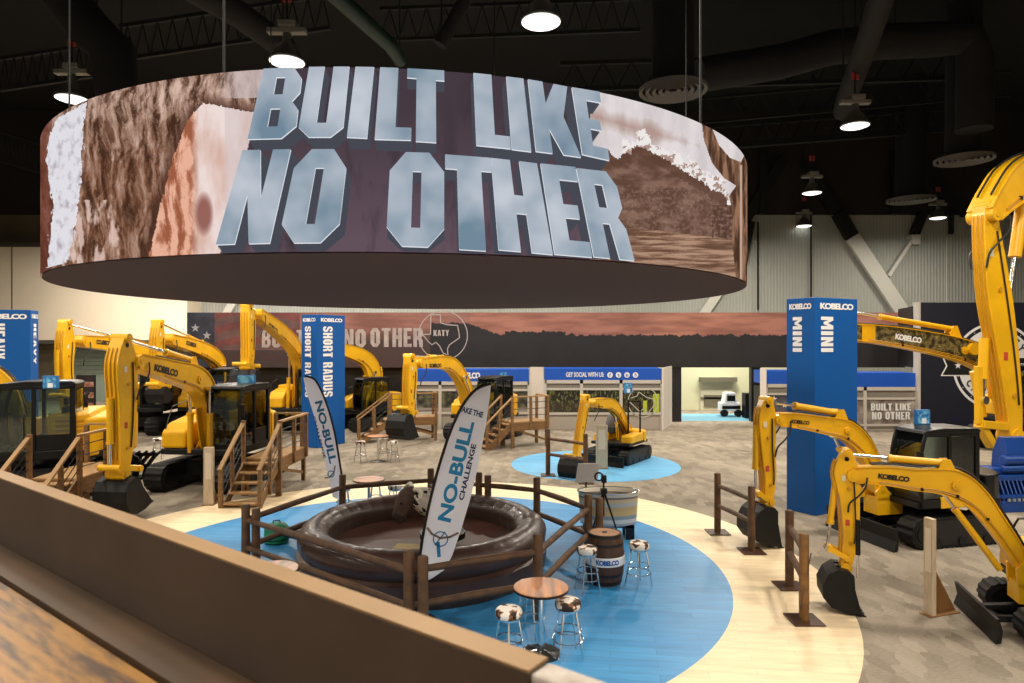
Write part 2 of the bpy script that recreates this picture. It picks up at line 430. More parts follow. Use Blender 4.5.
m = MB(); m.box(-42, xl, YL, YB, zb-.25, zb-.002); m.box(-42, xl, YL, YB, z2+.002, z2+.3); struct(m.build('trim_soffit', mat('soffit_dark', S(70, 64, 54), .8)))
m = MB(); m.box(-42, bx, YB, YB+.3, 0, zt); struct(m.build('wall_recess', mat('recess_tan', S(120, 110, 90), .8, var=.2, scale=.5)))
for u in (12,):
    p = at(u, 300, YL); m = MB(); m.box(p.x-.04, p.x+.04, YL-.02, YL, zb, z2); struct(m.build('trim_1', mat('wall_joint', S(110, 100, 88), .8)))
for i, x in enumerate((-41.7, 41.7)):
    m = MB(); m.box(x-.3, x+.3, -6, YB, 0, 20); struct(m.build('wall_'+('left', 'right')[i], mat('dark_side_wall', S(120, 112, 100), .8)))
m = MB(); m.box(-42, 42, -6, YB+.3, 20, 20.3); struct(m.build('ceiling', mat('black_ceiling', (.003, .003, .0035, 1), .9)))
# rolling shutter in the recess
r = thing('roll_up_door', 'grey-green roll-up door under the cream wall behind the left excavators', 'door')
p0 = at(70, 345, YB-.3); p1 = at(112, 374, YB-.3)
m = MB()
for k in range(7):
    z = p1.z+(p0.z-p1.z)*k/7; m.box(p0.x, p1.x, YB-.32, YB-.25, z+.02, z+(p0.z-p1.z)/7)
m.box(p0.x, p1.x, YB-.3, YB-.25, 0.02, p1.z)
m.build('shutter', mat('shutter_green', S(128, 140, 126), .6), r)
m = MB(); m.box(p0.x-.2, p0.x, YB-.35, YB-.2, 0, p0.z+.2); m.box(p1.x, p1.x+.2, YB-.35, YB-.2, 0, p0.z+.2); m.box(p0.x, p1.x, YB-.35, YB-.2, p0.z, p0.z+.2)
m.build('frame', DKG, r)

# diagonal braces and columns on the back wall
def brace(a, b_, w, matl, lab, Y=YB-.35, kind='wall_brace'):
    A = at(a[0], a[1], Y); B = at(b_[0], b_[1], Y); mm = MB(); mm.bar(A, B, .3, w, up=(0, 0, 1)); 
    tag(mm.build(kind, matl), lab, 'brace'); 
PW = mat('painted_steel_light', S(196, 196, 188), .5); PB = mat('painted_steel_black', (.006, .006, .006, 1), .7)
brace((852, 237), (902, 312), .95, PW, 'pale wide diagonal steel brace on the ribbed wall right of the tall two-word tower')
brace((838, 213), (852, 237), .95, PB, 'black upper end of the wide diagonal brace just under the dark ceiling line')
brace((916, 233), (888, 276), .22, PW, 'thin pale strut meeting the wide diagonal brace on the ribbed wall')
brace((923, 213), (914, 235), .6, PB, 'short black strut end above the thin pale strut')
brace((728, 278), (702, 316), .6, PW, 'pale diagonal brace just right of the screen ring underside')
brace((235, 300), (224, 318), .5, PW, 'pale diagonal brace above the painted flag on the mural')
brace((752, 222), (744, 262), .5, PB, 'black brace end beside the right edge of the screen ring')
for u, v1, v2, ww, lb in ((758, 222, 310, .12, 'thin black pipe down the ribbed wall beside the screen ring'), (811, 215, 300, .12, 'thin black pipe down the ribbed wall above the tall tower'), (951, 213, 234, .35, 'short black pipe pair hanging at the top of the ribbed wall'), (947, 236, 302, .08, 'thin grey conduit on the ribbed wall by the tall yellow arm')):
    A = at(u, v1, YB-.15); B = at(u, v2, YB-.15); m = MB(); m.tube([A, B], ww/2, 8); tag(m.build('wall_pipe', PB if ww > .1 else PW), lb, 'pipe')
A = at(915, 240, YB-.5); m = MB(); m.box(A.x-.28, A.x+.28, YB-.7, YB, A.z-.3, A.z+.35)
tag(m.build('wall_box', PW, bevel=.03), 'white junction box on the ribbed wall by the thin strut', 'box')

# ------------------------------------------------------------------ overhead: lamps, diffusers, ducts, trusses
LENS = emit('lamp_lens', (1, .97, .9, 1), 2.3)
FIX = mat('fixture_aluminium', S(150, 148, 140), .4, metal=.5)
def lamp(u, v, z, label, rr=.5, power=0):
    d = ray(u, v); t = (z-H)/d.z; p = Vector((d.x*t, t, z))
    r = thing('high_bay_lamp', label, 'ceiling lamp', p, group='high bay lamps')
    m = MB(); m.lathe([(rr, 0), (rr*1.02, .04), (rr*.55, .42), (rr*.28, .55), (.12, .75), (.12, .8)], 28); m.build('reflector', mat('reflector_grey', S(120, 120, 115), .35, metal=.6), r, smooth=True)
    m = MB(); m.lathe([(rr*.96, -.012), (rr*.7, -.06), (.001, -.09)], 28); m.build('lens', LENS, r, smooth=True)
    m = MB(); m.box(-.55, .55, -.12, .12, .8, .95); m.box(-.2, .3, -.2, .2, .95, 1.12); m.build('ballast_housing', FIX, r, bevel=.02)
    m = MB(); m.tube([(0, 0, 1.1), (0, 0, 19.98-z)], .03, 6); m.build('hanger_rod', PB, r)
    m = MB(); m.box(-.14, .14, -.01, .01, 1.7, 1.98); m.build('red_tag', mat('tag_red', S(170, 60, 60), .7), r)
    return p
LP = []
for u, v, z, lb in ((541, 22, 12, 'bright round high bay lamp at the top centre above the word LIKE'), (287, 62, 12, 'lit high bay lamp touching the top edge of the screen ring above the letter B'),
        (72, 99, 12, 'lit high bay lamp at the far upper left beside the screen ring'), (855, 126, 12, 'bright high bay lamp at upper right above the ribbed wall'),
        (812, 193, 12, 'small lit lamp below the bright upper right lamp'), (804, 226, 12.0, 'lowest small lamp in front of the ribbed wall above the tall tower'),
        (938, 218, 12, 'small lit lamp left of the tall yellow arm top')):
    LP.append(lamp(u, v, z, lb))
def diffuser(u, v, z, rr, lb):
    d = ray(u, v); t = (z-H)/d.z; p = Vector((d.x*t, t, z))
    r = thing('air_diffuser', lb, 'air vent', p, group='round air diffusers')
    G1 = mat('diffuser_grey', S(104, 102, 100), .6)
    for i in range(5):
        q = rr*(1-i*.19); m = MB(); m.lathe([(q, .12), (q*.99, .0), (q-.11*rr, .06), (q-.09*rr, .12), (q, .12)], 40); m.build('louvre_ring', G1, r, smooth=True)
    m = MB(); m.lathe([(rr*.7, .14), (rr*.62, .5), (rr*.6, 19.98-z)], 24); m.build('drop_duct', mat('duct_black', (.009, .009, .012, 1), .9), r, smooth=True)
diffuser(673, 92, 12.6, 1.15, 'large round air diffuser above the right end of the screen ring')
diffuser(964, 161, 12.6, 1.25, 'round air diffuser left of the tall yellow boom top')
diffuser(911, 201, 12.6, 1.35, 'faint round air diffuser above the ribbed wall junction box')
DUCT = mat('duct_charcoal', (.012, .012, .014, 1), .85, var=.3, scale=.5)
def duct(pts, r_, lb, name='air_duct', m_=DUCT):
    m = MB(); W_ = [at(*p) for p in pts]; m.tube(W_, r_, 16)
    for q in (W_[len(W_)//2-1].lerp(W_[len(W_)//2], .3), W_[-1].lerp(W_[-2], .05)): m.tube([q, (q.x, q.y, 19.99)], .03, 5)
    tag(m.build(name, m_, smooth=True), lb, 'duct' if 'duct' in name else 'pipe')
duct([(890, -30, 19), (868, 40, 23), (846, 100, 27), (843, 112, 28)], .38, 'long dark round duct slanting up above the bright right lamp')
duct([(700, 75, 30), (780, 62, 30), (830, 48, 30), (880, 42, 30), (930, 40, 30), (968, 38, 30), (975, 60, 30), (974, 130, 30)], .75, 'wide black duct running across and turning down at upper right')
duct([(180, -20, 18), (240, 15, 20), (285, 48, 22)], .4, 'dark duct slanting down toward the lamp above the letter B')
duct([(60, -10, 22), (90, 30, 22), (112, 50, 22), (122, 110, 22)], .7, 'dark bent duct at the upper left corner')
duct([(465, 0, 24), (440, 45, 24)], .25, 'short dark strut above the screen ring centre')
duct([(330, -10, 16), (390, 45, 20), (400, 60, 22)], .22, 'greenish dark beam slanting above the letters UIL', 'roof_pipe', mat('green_black', (.006, .03, .018, 1), .5))
for (a, b_, Y, w, lb) in (((560, 90), (960, 78), 33, .28, 'upper'), ((640, 128), (1010, 95), 36, .2, 'middle'), ((700, 148), (960, 128), 40, .5, 'lower'), ((0, 160), (60, 178), 30, .2, 'lower left'), ((0, 90), (130, 70), 28, .2, 'upper left'), ((120, 60), (330, 28), 26, .2, 'above ring left'), ((380, 40), (640, 30), 28, .2, 'above ring middle')):
    A = at(a[0], a[1], Y); B = at(b_[0], b_[1], Y); n = 14
    r = thing('roof_truss', 'black open-web roof truss, %s' % {'upper': 'uppermost of the ones at the right above the bright lamp', 'middle': 'passing behind the bright right lamp', 'lower': 'lowest on the right, just above the ribbed wall', 'lower left': 'faint, left of the screen ring', 'upper left': 'by the far left lamp', 'above ring left': 'above the left end of the screen ring', 'above ring middle': 'behind the top centre lamp'}[lb], 'truss')
    m = MB(); m.bar(A, B, w*.7, w*.7); up = Vector((0, 0, 1.3)); m.bar(A+up, B+up, w*.7, w*.7); m.build('chord', PB, r)
    m = MB()
    for k in range(n):
        p = A.lerp(B, k/n); q = A.lerp(B, (k+.5)/n)+up; s_ = A.lerp(B, (k+1)/n); m.tube([p, q], w*.13, 5); m.tube([q, s_], w*.13, 5)
    m.build('web', PB, r)
for (u, v, Y, lb) in ((770, 190, 45, 'left'), (830, 190, 45, 'mid')):
    pass
brace((784, 158), (744, 222), .7, PB, 'black diagonal of the wall frame on the dark upper wall, left one', kind='frame_diagonal')
brace((806, 165), (836, 212), .7, PB, 'black diagonal of the wall frame on the dark upper wall, middle one', kind='frame_diagonal')
brace((905, 150), (965, 215), .5, PB, 'black diagonal of the wall frame on the dark upper wall, right one', kind='frame_diagonal')
for u in (763, 895): 
    A = at(u, 214, YB-.4); B = at(u, 150, YB-.4); m = MB(); m.bar(A, B, .5, .4); tag(m.build('frame_column', PB), 'black column on the dark upper wall, %s of the two' % ('left' if u < 800 else 'right'), 'column')

# ------------------------------------------------------------------ the round screen
RC = Vector((-1.6904, 12.15, 0)); RR = 5.6356; ZB = H+.8778; ZT = H+2.6772
def cyl(u, v, R=RR):
    """near hit of the view ray with the screen cylinder -> (angle, z)"""
    d = ray(u, v); a = d.x*d.x+1; b_ = -2*(d.x*RC.x+RC.y); c = RC.x**2+RC.y**2-R*R
    disc = b_*b_-4*a*c
    t = (-b_-math.sqrt(max(disc, 0)))/(2*a)
    return math.atan2(t-RC.y, d.x*t-RC.x), H+d.z*t
def onring(ang, z, R=RR): return Vector((RC.x+R*math.cos(ang), RC.y+R*math.sin(ang), z))
r_scr = thing('ring_screen', 'huge round hanging video screen ring showing big metallic letters', 'screen', (RC.x, RC.y, ZB))
off = -Vector((RC.x, RC.y, ZB))
def L3(*c): return S(*c)[:3]
streakP = [(49,136),(58,118),(86,102),(83,140),(80,190),(74,235),(68,262),(47,268),(53,205),(46,160)]
orangeP = [(178,135),(186,126),(196,119),(195,262),(146,262),(160,215),(168,170)]
paleP = [(196,108),(210,104),(258,114),(246,150),(228,205),(214,262),(194,262)]
muzP = [(190,88),(205,60),(272,60),(262,108),(215,98),(200,106),(186,122),(176,130)]
sky = [(596,60),(770,60),(770,300),(740,300),(728,200),(716,190),(700,173),(685,160),(672,162),(655,150),(640,160),(625,157),(600,154)]
trunkP = [(700,110),(712,128),(719,145),(730,158),(741,162),(747,150),(755,150),(755,300),(738,300),(732,240),(733,215),(729,196),(736,186),(724,178),(712,163),(704,140)]
curlP = [(735,186),(740,192),(737,205),(731,196),(729,188)]
def fr(x, y, z=0, H_=.9, l=2.1, o=5): return noise.fractal(Vector((x, y, z)), H_, l, o)
furEdge = [(262,114),(240,109),(215,103),(203,104),(194,112),(186,124),(178,145),(168,175),(158,215),(148,262)]
def ringang(s):
    x = 2*s-1; return -PI/2-.14+PI*(.42*x+.58*x**3)
def ringcol(s, t):
    ang = ringang(s); z = ZB+(ZT-ZB)*t
    p = onring(ang, z)
    dx, dy = p.x-RC.x, p.y-RC.y
    if dx*p.x+dy*p.y > 0:
        k = N(ang*6, z*2, 3); return L3(150+60*k, 110+50*k, 90+40*k)+(1,)
    u, v = pix(p)
    n1 = fr(u*.05, v*.015); w = fr(u*.03, v*.02, 3); n3 = fr(u*.2, v*.2, 4, .8, 2, 3); jit = 2.2*fr(u*.35, v*.12, 8, .6, 2, 3)
    strand = fr(u*.12+.7*w, v*.026+.35*w, 9, .6, 2.2, 6); curl = 1-abs(fr(u*.09+.8*w, v*.05+.6*w, 5, .7, 2.1, 5))*2.6
    uu = u+jit; vv = v+jit*.6
    if inpoly(uu, v, streakP):
        c = mixc((224,222,228), (168,156,166), max(0, fr(u*.16, v*.1, 2)*1.3)*.7)
    elif u < 266 and u < 264-(v-70)*.26+4:
        # boundary of the fur above the pale sky
        eu = None
        for (ua, va), (ub, vb) in zip(furEdge, furEdge[1:]):
            if vb > va and va <= v <= vb: eu = ua+(ub-ua)*(v-va)/(vb-va)
        below = False
        if u > 203: 
            ev = 103+(u-203)*.19; below = vv > ev; dist = ev-v
        else:
            below = eu is not None and v > 104 and uu > eu; dist = (eu-u) if eu is not None and v > 104 else 99
        if below:
            q = (u-195)/8
            pale = mixc((236,218,214), (214,178,164), .35+.9*n1); 
            if u > 225: pale = mixc(pale, (206,192,194), .5)
            oran = mixc((232,176,150), (156,92,66), .45+1.5*strand)
            c = mixc(oran, pale, max(0, min(1, q+.5)))
            e2 = (u-204)**2/80+(v-214)**2/420
            if e2 < 1.3: c = mixc(c, (150,100,90), .55*max(0, min(1, 1.3-e2)*2))
        else:
            top = max(0, min(1, (175-v)/90))
            base = mixc((112,74,54), (150,118,102), top)
            c = mixc(base, (70,44,32), max(0, -strand*1.8)); c = mixc(c, (214,182,166), max(0, strand*1.5+.12)*(.55+.3*top)); c = mixc(c, (226,200,188), max(0, curl-.62)*1.0*(.4+.6*top))
            if v > 200 and 60 < u < 120: c = mixc(c, (226,196,186), max(0, min(.85, fr(u*.12, v*.04, 6)*2.2)))
            if dist < 12: c = mixc(c, (78,50,40), .8*(1-max(0, dist)/12))
            if u > 215 and v < 98: c = mixc(c, (200,184,184), min(.8, (u-215)/30))
            if u < 52: c = mixc(c, (104,52,42), .6)
    elif u > 590 and inpoly(u, v, trunkP):
        c = mixc((150,112,88), (74,50,38), .5+1.3*fr(u*.22, v*.03, 1, .8, 2, 4))
        if abs(u-741) < 1.2 and v > 165: c = (190, 160, 140)
    elif u > 590:
        ml = 154+3.5*fr(u*.09, 0, 2, .7, 2, 4)*2+ (-6 if 632 < u < 652 else 0)
        if u > 650: ml = 150+(u-650)*.62+5*fr(u*.12, 0, 3, .7, 2, 4)
        if u > 727: ml = 400 if u > 736 else 205
        if v < ml:
            c = mixc((206,198,198), (226,218,218), .5+n1)
            d = (v-(118+(u-600)*.28))/13
            if abs(d) < 1 and u < 700: c = mixc((178,150,142), c, min(1, abs(d)+max(0, (u-650)/60)+n1*.5))
            snow = (ml-v) < 13+14*fr(u*.08, v*.06, 12, .7, 2, 4) and u > 622
            if snow: c = mixc((236,230,228), (168,142,130), 1 if fr(u*.13+v*.05, v*.11, 5, .7, 2, 5) > .12+(ml-v)*.01 else 0)
        else:
            g = (v-(226+(u-620)*.12))
            if g > 0:
                c = mixc((176,142,118), (104,74,58), .5+1.5*fr(u*.02, v*.25, 2, .8, 2, 4))
            else:
                c = mixc((98,70,58), (132,102,88), .35+1.1*fr(u*.05, v*.09, 2, .8, 2, 5)); 
                if v > 185 and fr(u*.3, v*.3, 6, .6, 2, 3) > .2: c = mixc(c, (160,134,118), .35)
                if (v-ml) < 10: c = mixc(c, (92,64,52), .6)
            if 712 < u < 738 and 205 < v < 238 and fr(u*.3, v*.3, 3) > -.05: c = mixc(c, (72, 50, 40), .6)
    else:
        c = mixc((70,58,66), (98,80,90), max(0, min(1, (v-110)/130)))
        c = mixc(c, (62,52,60), max(0, n1))
    return L3(*c)+(1,)
scr = picture('screen_picture', lambda s, t: onring(ringang(s), ZB+(ZT-ZB)*t)+off, 1500, 210, ringcol, emit('screen_light', (1, 1, 1, 1), 1.0, 'print'), r_scr)
m = MB(); m.lathe([(RR-.02, 0), (RR-.14, 0), (RR-.14, ZT-ZB), (RR-.02, ZT-ZB), (RR-.02, 0)], 160); m.build('screen_cabinet', mat('screen_back', (.01, .01, .012, 1), .6), r_scr, smooth=True, loc=(0, 0, 0))
m = MB(); m.lathe([(RR-.015, -.015), (RR-.02, .0), (.001, .0)], 160)
m.bm.faces.ensure_lookup_table(); m.build('underside_scrim', mat('plum_scrim', S(72, 54, 57), .9), r_scr)
for k in range(6):
    a = k*PI/3+.3; m = MB(); p = Vector((math.cos(a)*(RR-.1), math.sin(a)*(RR-.1), ZT-ZB)); m.tube([p, (p.x, p.y, 19.98-ZB)], .015, 5); m.build('hanging_cable', PB, r_scr)
# letters shown on the screen
QL = [('B',(265,69),(304,68),(249,140),(296,139)),('U',(310,67),(350,67),(298,138),(343,138)),('I',(356,67.5),(374.5,67.5),(347.5,138),(367.5,139)),
 ('L',(380.5,67.5),(413,68),(375,140),(411,141)),('T',(407.5,67.5),(444,71),(406,141.5),(445,144)),('L',(473,73.5),(505,77),(476,146),(510,149.5)),
 ('I',(505.5,77),(522.5,79),(511,150),(530.5,152.5)),('K',(527,80),(566,87.5),(535,152),(580,158)),('E',(570.5,88),(598,92.5),(581,155),(608,161)),
 ('N',(244,151),(292,150),(217.5,245),(271,243.5)),('O',(299,150),(349,150),(279,243.5),(338,243)),('O',(391,152.5),(444,154),(386,246),(444,248)),
 ('T',(445,155),(490,158.5),(446,249),(497,252)),('H',(490.5,158.5),(536,164),(498,250),(552,255)),('E',(539.5,164),(574,167.5),(553.5,254.5),(591,257.5)),
 ('R',(575,168.5),(612,173),(592.5,257),(633,261))]
def quadfn(q, dx, dy, R):
    _, TL, TR, BL, BR = q
    P = [cyl(a+dx, max(b_+dy, 0)) for a, b_ in (TL, TR, BL, BR)]
    def f(x, y):
        A = [P[0][i]*(1-x)+P[1][i]*x for i in (0, 1)]; B = [P[2][i]*(1-x)+P[3][i]*x for i in (0, 1)]
        ang = B[0]*(1-y)+A[0]*y; z = B[1]*(1-y)+A[1]*y
        return onring(ang, min(max(z, ZB+.003), ZT-.003), R)+off
    return f
def letter_layer(dy, dxk, R, m_, name):
    bm = bmesh.new()
    for q in QL:
        cx_ = (q[1][0]+q[4][0])/2; glyph_into(bm, q[0], quadfn(q, (430-cx_)*dxk, dy, R))
    me = bpy.data.meshes.new(name); bm.to_mesh(me); bm.free(); me.materials.append(m_)
    o = bpy.data.objects.new(name, me); COL.objects.link(o); o.parent = r_scr; return o
DG1 = emit('letter_side_dark', S(70, 72, 82), 1.0)
for k in range(7): letter_layer(11-k*1.4, .045-k*.006, RR+.012+k*.0012, DG1, 'letter_sides')
letter_layer(.9, .002, RR+.024, emit('letter_edge', S(226, 230, 236), 1.0), 'letter_edges')
fm = bpy.data.materials.new('letter_face_steel'); fm.use_nodes = True; nt = fm.node_tree; nt.nodes.remove(nt.nodes['Principled BSDF'])
tc = nt.nodes.new('ShaderNodeTexCoord'); nz = nt.nodes.new('ShaderNodeTexNoise'); nz.inputs['Scale'].default_value = 1.1; nz.inputs['Detail'].default_value = 3
cr = nt.nodes.new('ShaderNodeValToRGB'); el = cr.color_ramp.elements; el[0].position = .36; el[0].color = S(112, 136, 154); el[1].position = .66; el[1].color = S(196, 202, 212)
em = nt.nodes.new('ShaderNodeEmission'); nt.links.new(tc.outputs['Object'], nz.inputs['Vector']); nt.links.new(nz.outputs['Fac'], cr.inputs[0]); nt.links.new(cr.outputs[0], em.inputs[0]); nt.links.new(em.outputs[0], nt.nodes['Material Output'].inputs[0])
letter_layer(0, 0, RR+.028, fm, 'letter_faces')

# ------------------------------------------------------------------ long mural fascia across the back
YM = 34.0
def murcol(u, v):
    n1 = noise.fractal(Vector((u*.02, v*.12, 0)), .9, 2, 4); n2 = noise.fractal(Vector((u*.06, v*.06, 5)), .9, 2, 4)
    tl = 335+2.5*noise.fractal(Vector((u*.12, 0, 0)), .8, 2, 4)-(3.5 if 505 < u < 565 else 0)+max(0, (500-u)*.06)*0
    if u < 500: tl = 323+max(0, (u-468)*.38)+1.5*noise.fractal(Vector((u*.12, 0, 0)), .8, 2, 4)
    if u < 430: tl = 345
    c = mixc((150, 104, 94), (118, 78, 70), .5+n1)
    if u > 470: c = mixc((160, 108, 92), (128, 82, 70), .5+1.2*n1)
    if v > tl:
        c = mixc((30, 26, 28), (20, 18, 20), n2) if u > 430 else mixc((62, 48, 46), (38, 32, 34), .5+n2+(v-345)*.02)
    if u < 430 and v > 318:
        c = mixc(c, (66, 48, 46), max(0, min(1, (v-328)/14)))
    if u < 300:
        st = math.sin((v-(330+6*math.sin(u*.045)+ (u-187)*-.05))*.42)
        c = mixc((104, 76, 74), (80, 60, 62), .5+n2) if st < 0 else mixc((116, 62, 62), (88, 48, 50), .5+n2)
        if v > 350: c = mixc(c, (40, 34, 36), .7)
        if u < 215: c = mixc((52, 58, 76), (34, 36, 50), .5+n2)
    return L3(*c)+(1,)
mu = thing('mural_fascia', 'long printed mural fascia with metallic words and dark tree line', 'banner', (0, YM, 0))
u0, u1, v0, v1 = 187, 905, 312.5, 367.5
A = at(u0, v1, YM); B = at(u1, v0, YM)
picture('printed_face', lambda s, t: Vector((A.x+(B.x-A.x)*s, -.005, A.z+(B.z-A.z)*t)), 700, 70, lambda s, t: murcol(u0+(u1-u0)*s, v1+(v0-v1)*t), attr_mat('mural_print', .75), mu)
m = MB(); m.box(A.x, B.x, .002, .5, A.z, B.z); m.build('fascia_frame', BLKP, mu)
for u in (300, 420, 677, 757): 
    q = at(u, 0, YM).x; m = MB(); m.box(q-.25, q+.25, .1, .45, 0, A.z); m.build('support_post', BLKP, mu)
ML = mat('mural_letters', S(178, 166, 164), .6, var=.3, scale=3)
def mlab(txt, ua, ub, vt, vb, m_=ML):
    P = at(ua, vb, YM); Q = at(ub, vt, YM); hgt = Q.z-P.z
    return block_label(txt, ((P.x+Q.x)/2, -.02, (P.z+Q.z)/2), (1, 0, 0), (0, 0, 1), hgt, m_, mu, length=Q.x-P.x, w=.52)
mlab('BUILT', 262, 305, 330, 347.5); mlab('LIKE', 313, 338, 330, 347.5); mlab('NO', 343, 366, 329, 347.5); mlab('OTHER', 370.5, 423, 328, 347)
LW = mat('mural_line', S(170, 160, 158), .6)
def mp_(u, v): q = at(u, v, YM); return Vector((q.x, -.018, q.z))
poly_label(ring_poly(443, 335.5, 24.0, 24.9, 48), mp_, LW, mu, 'circle_outline')
tex = [(433.5,317),(443,317),(443,325),(450,327),(460,327.5),(461.5,335),(462,340),(457,343.5),(452,347),(450,351),(450.5,357.5),(445.5,355),(442,348),(438.5,344.5),(434.5,347),(431,344),(425,336.5),(433,336.5),(433.5,317)]
poly_label(line_poly([(a-2.5, b-2.2) for a, b in tex], 1.0), mp_, LW, mu, 'map_outline')
mlab('KATY', 433.5, 449, 330, 336, LW)
def star(cx, cy, r, n=5, rot=-PI/2): return [[[(cx+(r if k % 2 == 0 else r*.4)*math.cos(rot+k*PI/n), cy+(r if k % 2 == 0 else r*.4)*math.sin(rot+k*PI/n)) for k in range(2*n)]]]
for cx_, cy_, rr_ in ((195.5, 328, 4.5), (207, 335.5, 4.5), (199, 344, 3.5)): poly_label(star(cx_, cy_, rr_), mp_, mat('mural_star', S(150, 152, 160), .6), mu, 'star')

m = MB(); q0 = at(187, 0, YM+.5).x; q1 = at(417, 0, YM+.5).x; m.box(q0, q1, .35, .5, 0, A.z) if False else m.box(q0, q1, YM+.55, YM+.65, 0, A.z+.2)
tag(m.build('dark_backdrop', BLKP), 'added dark backdrop for the dim interior below the mural behind the left excavators', 'backdrop')  # dark sheet added to stand in for the dim interior under the mural
# ------------------------------------------------------------------ booths under the mural
GRYP = mat('booth_light_frame', S(196, 190, 182), .5); GRYD = mat('booth_grey_panel', S(128, 122, 114), .6)
def booth(name, lab, Y, ua, ub, vtop, vfas, vhead, vpan0, vpan1, colfn, mull=(), depth=1.6, panel_mat=None):
    r = thing(name, lab, 'booth', (0, Y, 0))
    xa = at(ua, 0, Y).x; xb = at(ub, 0, Y).x; z = lambda v: at(0, v, Y).z
    m = MB(); m.box(xa, xb, 0, depth, z(vfas), z(vtop)); m.build('fascia', BLU2, r)
    m = MB(); m.box(xa, xb, -.03, .1, z(vfas)-.16, z(vfas)); m.box(xa, xb, -.02, .1, z(vhead)-.1, z(vhead)); m.box(xa, xb, -.04, .12, z(vpan1)-.1, z(vpan1))
    for u in (ua,)+tuple(mull)+(ub,):
        q = at(u, 0, Y).x; m.box(q-.07, q+.07, -.03, .1, 0, z(vfas))
    m.build('frame', GRYP, r)
    m = MB(); m.box(xa, xb, .06, .12, z(vhead), z(vfas)); m.build('upper_panel', GRYD, r)
    m = MB(); m.box(xa, xb, .06, .12, 0, z(vpan1)); m.build('lower_panel', mat('booth_counter', S(168, 158, 146), .6), r)
    picture('printed_panel', lambda s, t: Vector((xa+(xb-xa)*s, .05, z(vpan1)+(z(vpan0)-z(vpan1))*t)), 150, 46, lambda s, t: colfn(ua+(ub-ua)*s, vpan1+(vpan0-vpan1)*t), attr_mat('mural_print', .75), r)
    m = MB(); m.box(xa, xb, .13, depth, 0, z(vfas)-.16); m.build('booth_body', BLKP, r)
    return r, xa, xb, z
def foliage(u, v):
    n = noise.fractal(Vector((u*.25, v*.3, 1)), .9, 2.2, 4); n2 = noise.fractal(Vector((u*.6, v*.18, 7)), .8, 2, 3)
    c = mixc((28, 28, 20), (96, 104, 44), n*1.2)
    if n2 > .22: c = mixc(c, (148, 152, 70), .6)
    if v > 402: c = mixc(c, (70, 58, 44), .5)
    if N(u*.7, v*.05, 8) > .32 and 385 < v < 404: c = mixc(c, (12, 12, 12), .8)
    for q in (645, 656.5):
        if abs(u-q) < (3.0 if q > 650 else 1.8) and 403-(9 if q > 650 else 2) < v < 414: c = (178, 196, 50)
    return L3(*c)+(1,)
r, xa, xb, z = booth('social_booth', 'display booth with blue fascia reading GET SOCIAL WITH US and a leafy photo panel', 31.0, 545, 662, 368.5, 380, 388, 390, 412.5, foliage, (581.5, 621))
text_label('GET SOCIAL WITH US:', at(585, 374.6, 30.97)-Vector((0, 31, 0)), (1, 0, 0), (0, 0, 1), at(604, 0, 31).x-at(566, 0, 31).x, WHT, r, height=.22, bold=.03)
for i, u in enumerate((610, 618.5, 627, 635.5)):
    c = at(u, 375, 30.96)-Vector((0, 31, 0)); rd = .13
    poly_label([[[(rd*math.cos(k*PI/12), rd*math.sin(k*PI/12)) for k in range(24)]]], lambda x, y, c=c: c+Vector((x, 0, y)), WHT, r, 'social_icon')
    text_label('ftin'[i] if i != 2 else 'in', c+Vector((0, -.006, 0)), (1, 0, 0), (0, 0, 1), .08 if i != 2 else .12, BLU2, r, height=.15, name='icon_mark', bold=.03)
fnb = lambda u, v: at(u, v, 30.96)*1.0-Vector((0, 31.0, 0))
poly_label(ring_poly(643, 402, 14.6, 15.4, 40, -1.2, 4.0), fnb, GRYP, r, 'circle_outline')
poly_label(line_poly([(631,398),(637,396),(639,392),(646,397),(653,399),(656,403),(652,408),(648,413),(644,408),(640,412),(634,406),(630,402)], .8), fnb, GRYP, r, 'map_outline')
# slanting side wing of the booth
def wing(pa, pb, vtop_a, mt, lab):
    A = Vector((*pa, 0)); B = Vector((*pb, 0)); m = MB(); t = 3.0
    zt_ = at(0, vtop_a, pa[1]).z; d = (B-A).normalized(); n = Vector((-d.y, d.x, 0))*.08
    m.prism([(A.x, A.y), (B.x, B.y), (B.x+n.x, B.y+n.y), (A.x+n.x, A.y+n.y)], 0, zt_, axis='z'); return tag(m.build('booth_wing_wall', mt), lab, 'panel')
wp = mat('wing_white', S(214, 206, 198), .6)
wing((at(663.5, 0, 30.9).x, 30.9), (at(672, 0, 33.2).x, 33.2), 368, wp, 'white wing wall at the right end of the leafy photo booth')
wing((at(530, 0, 31.2).x, 31.2), (at(543.5, 0, 31).x, 31.0), 367, wp, 'white wing wall between the two middle booths')
r, xa, xb, z = booth('reception_booth', 'display booth with blue fascia and logo behind the feather flag and lumber stairs', 31.2, 415, 529, 369.5, 381.5, 389, 391, 412, lambda u, v: L3(*(mixc((40,38,30),(120,116,90), .4+N(u*.2, v*.2)) if v < 408 else (150, 140, 130)))+(1,), (440, 470, 500))
text_label('KOBELCO', at(468, 375.5, 31.17)-Vector((0, 31.2, 0)), (1, 0, 0), (0, 0, 1), at(479.5, 0, 31).x-at(455, 0, 31).x, WHT, r, height=.29, bold=.05, space=.92)
def starry(u, v):
    n = noise.fractal(Vector((u*.15, v*.15, 1)), .9, 2.2, 3)
    return L3(*mixc((58, 60, 72), (96, 92, 100), .5+n))+(1,)
r, xa, xb, z = booth('flag_print_booth', 'narrow display booth with blue fascia and star print left of the tall tower', 31.5, 766, 800, 371, 384, 393, 396, 415, starry)
fnc = lambda u, v: at(u, v, 31.46)-Vector((0, 31.5, 0))
for q in ((774, 399), (784.5, 405)): poly_label(star(q[0], q[1], 3.2), fnc, WHT, r, 'star')
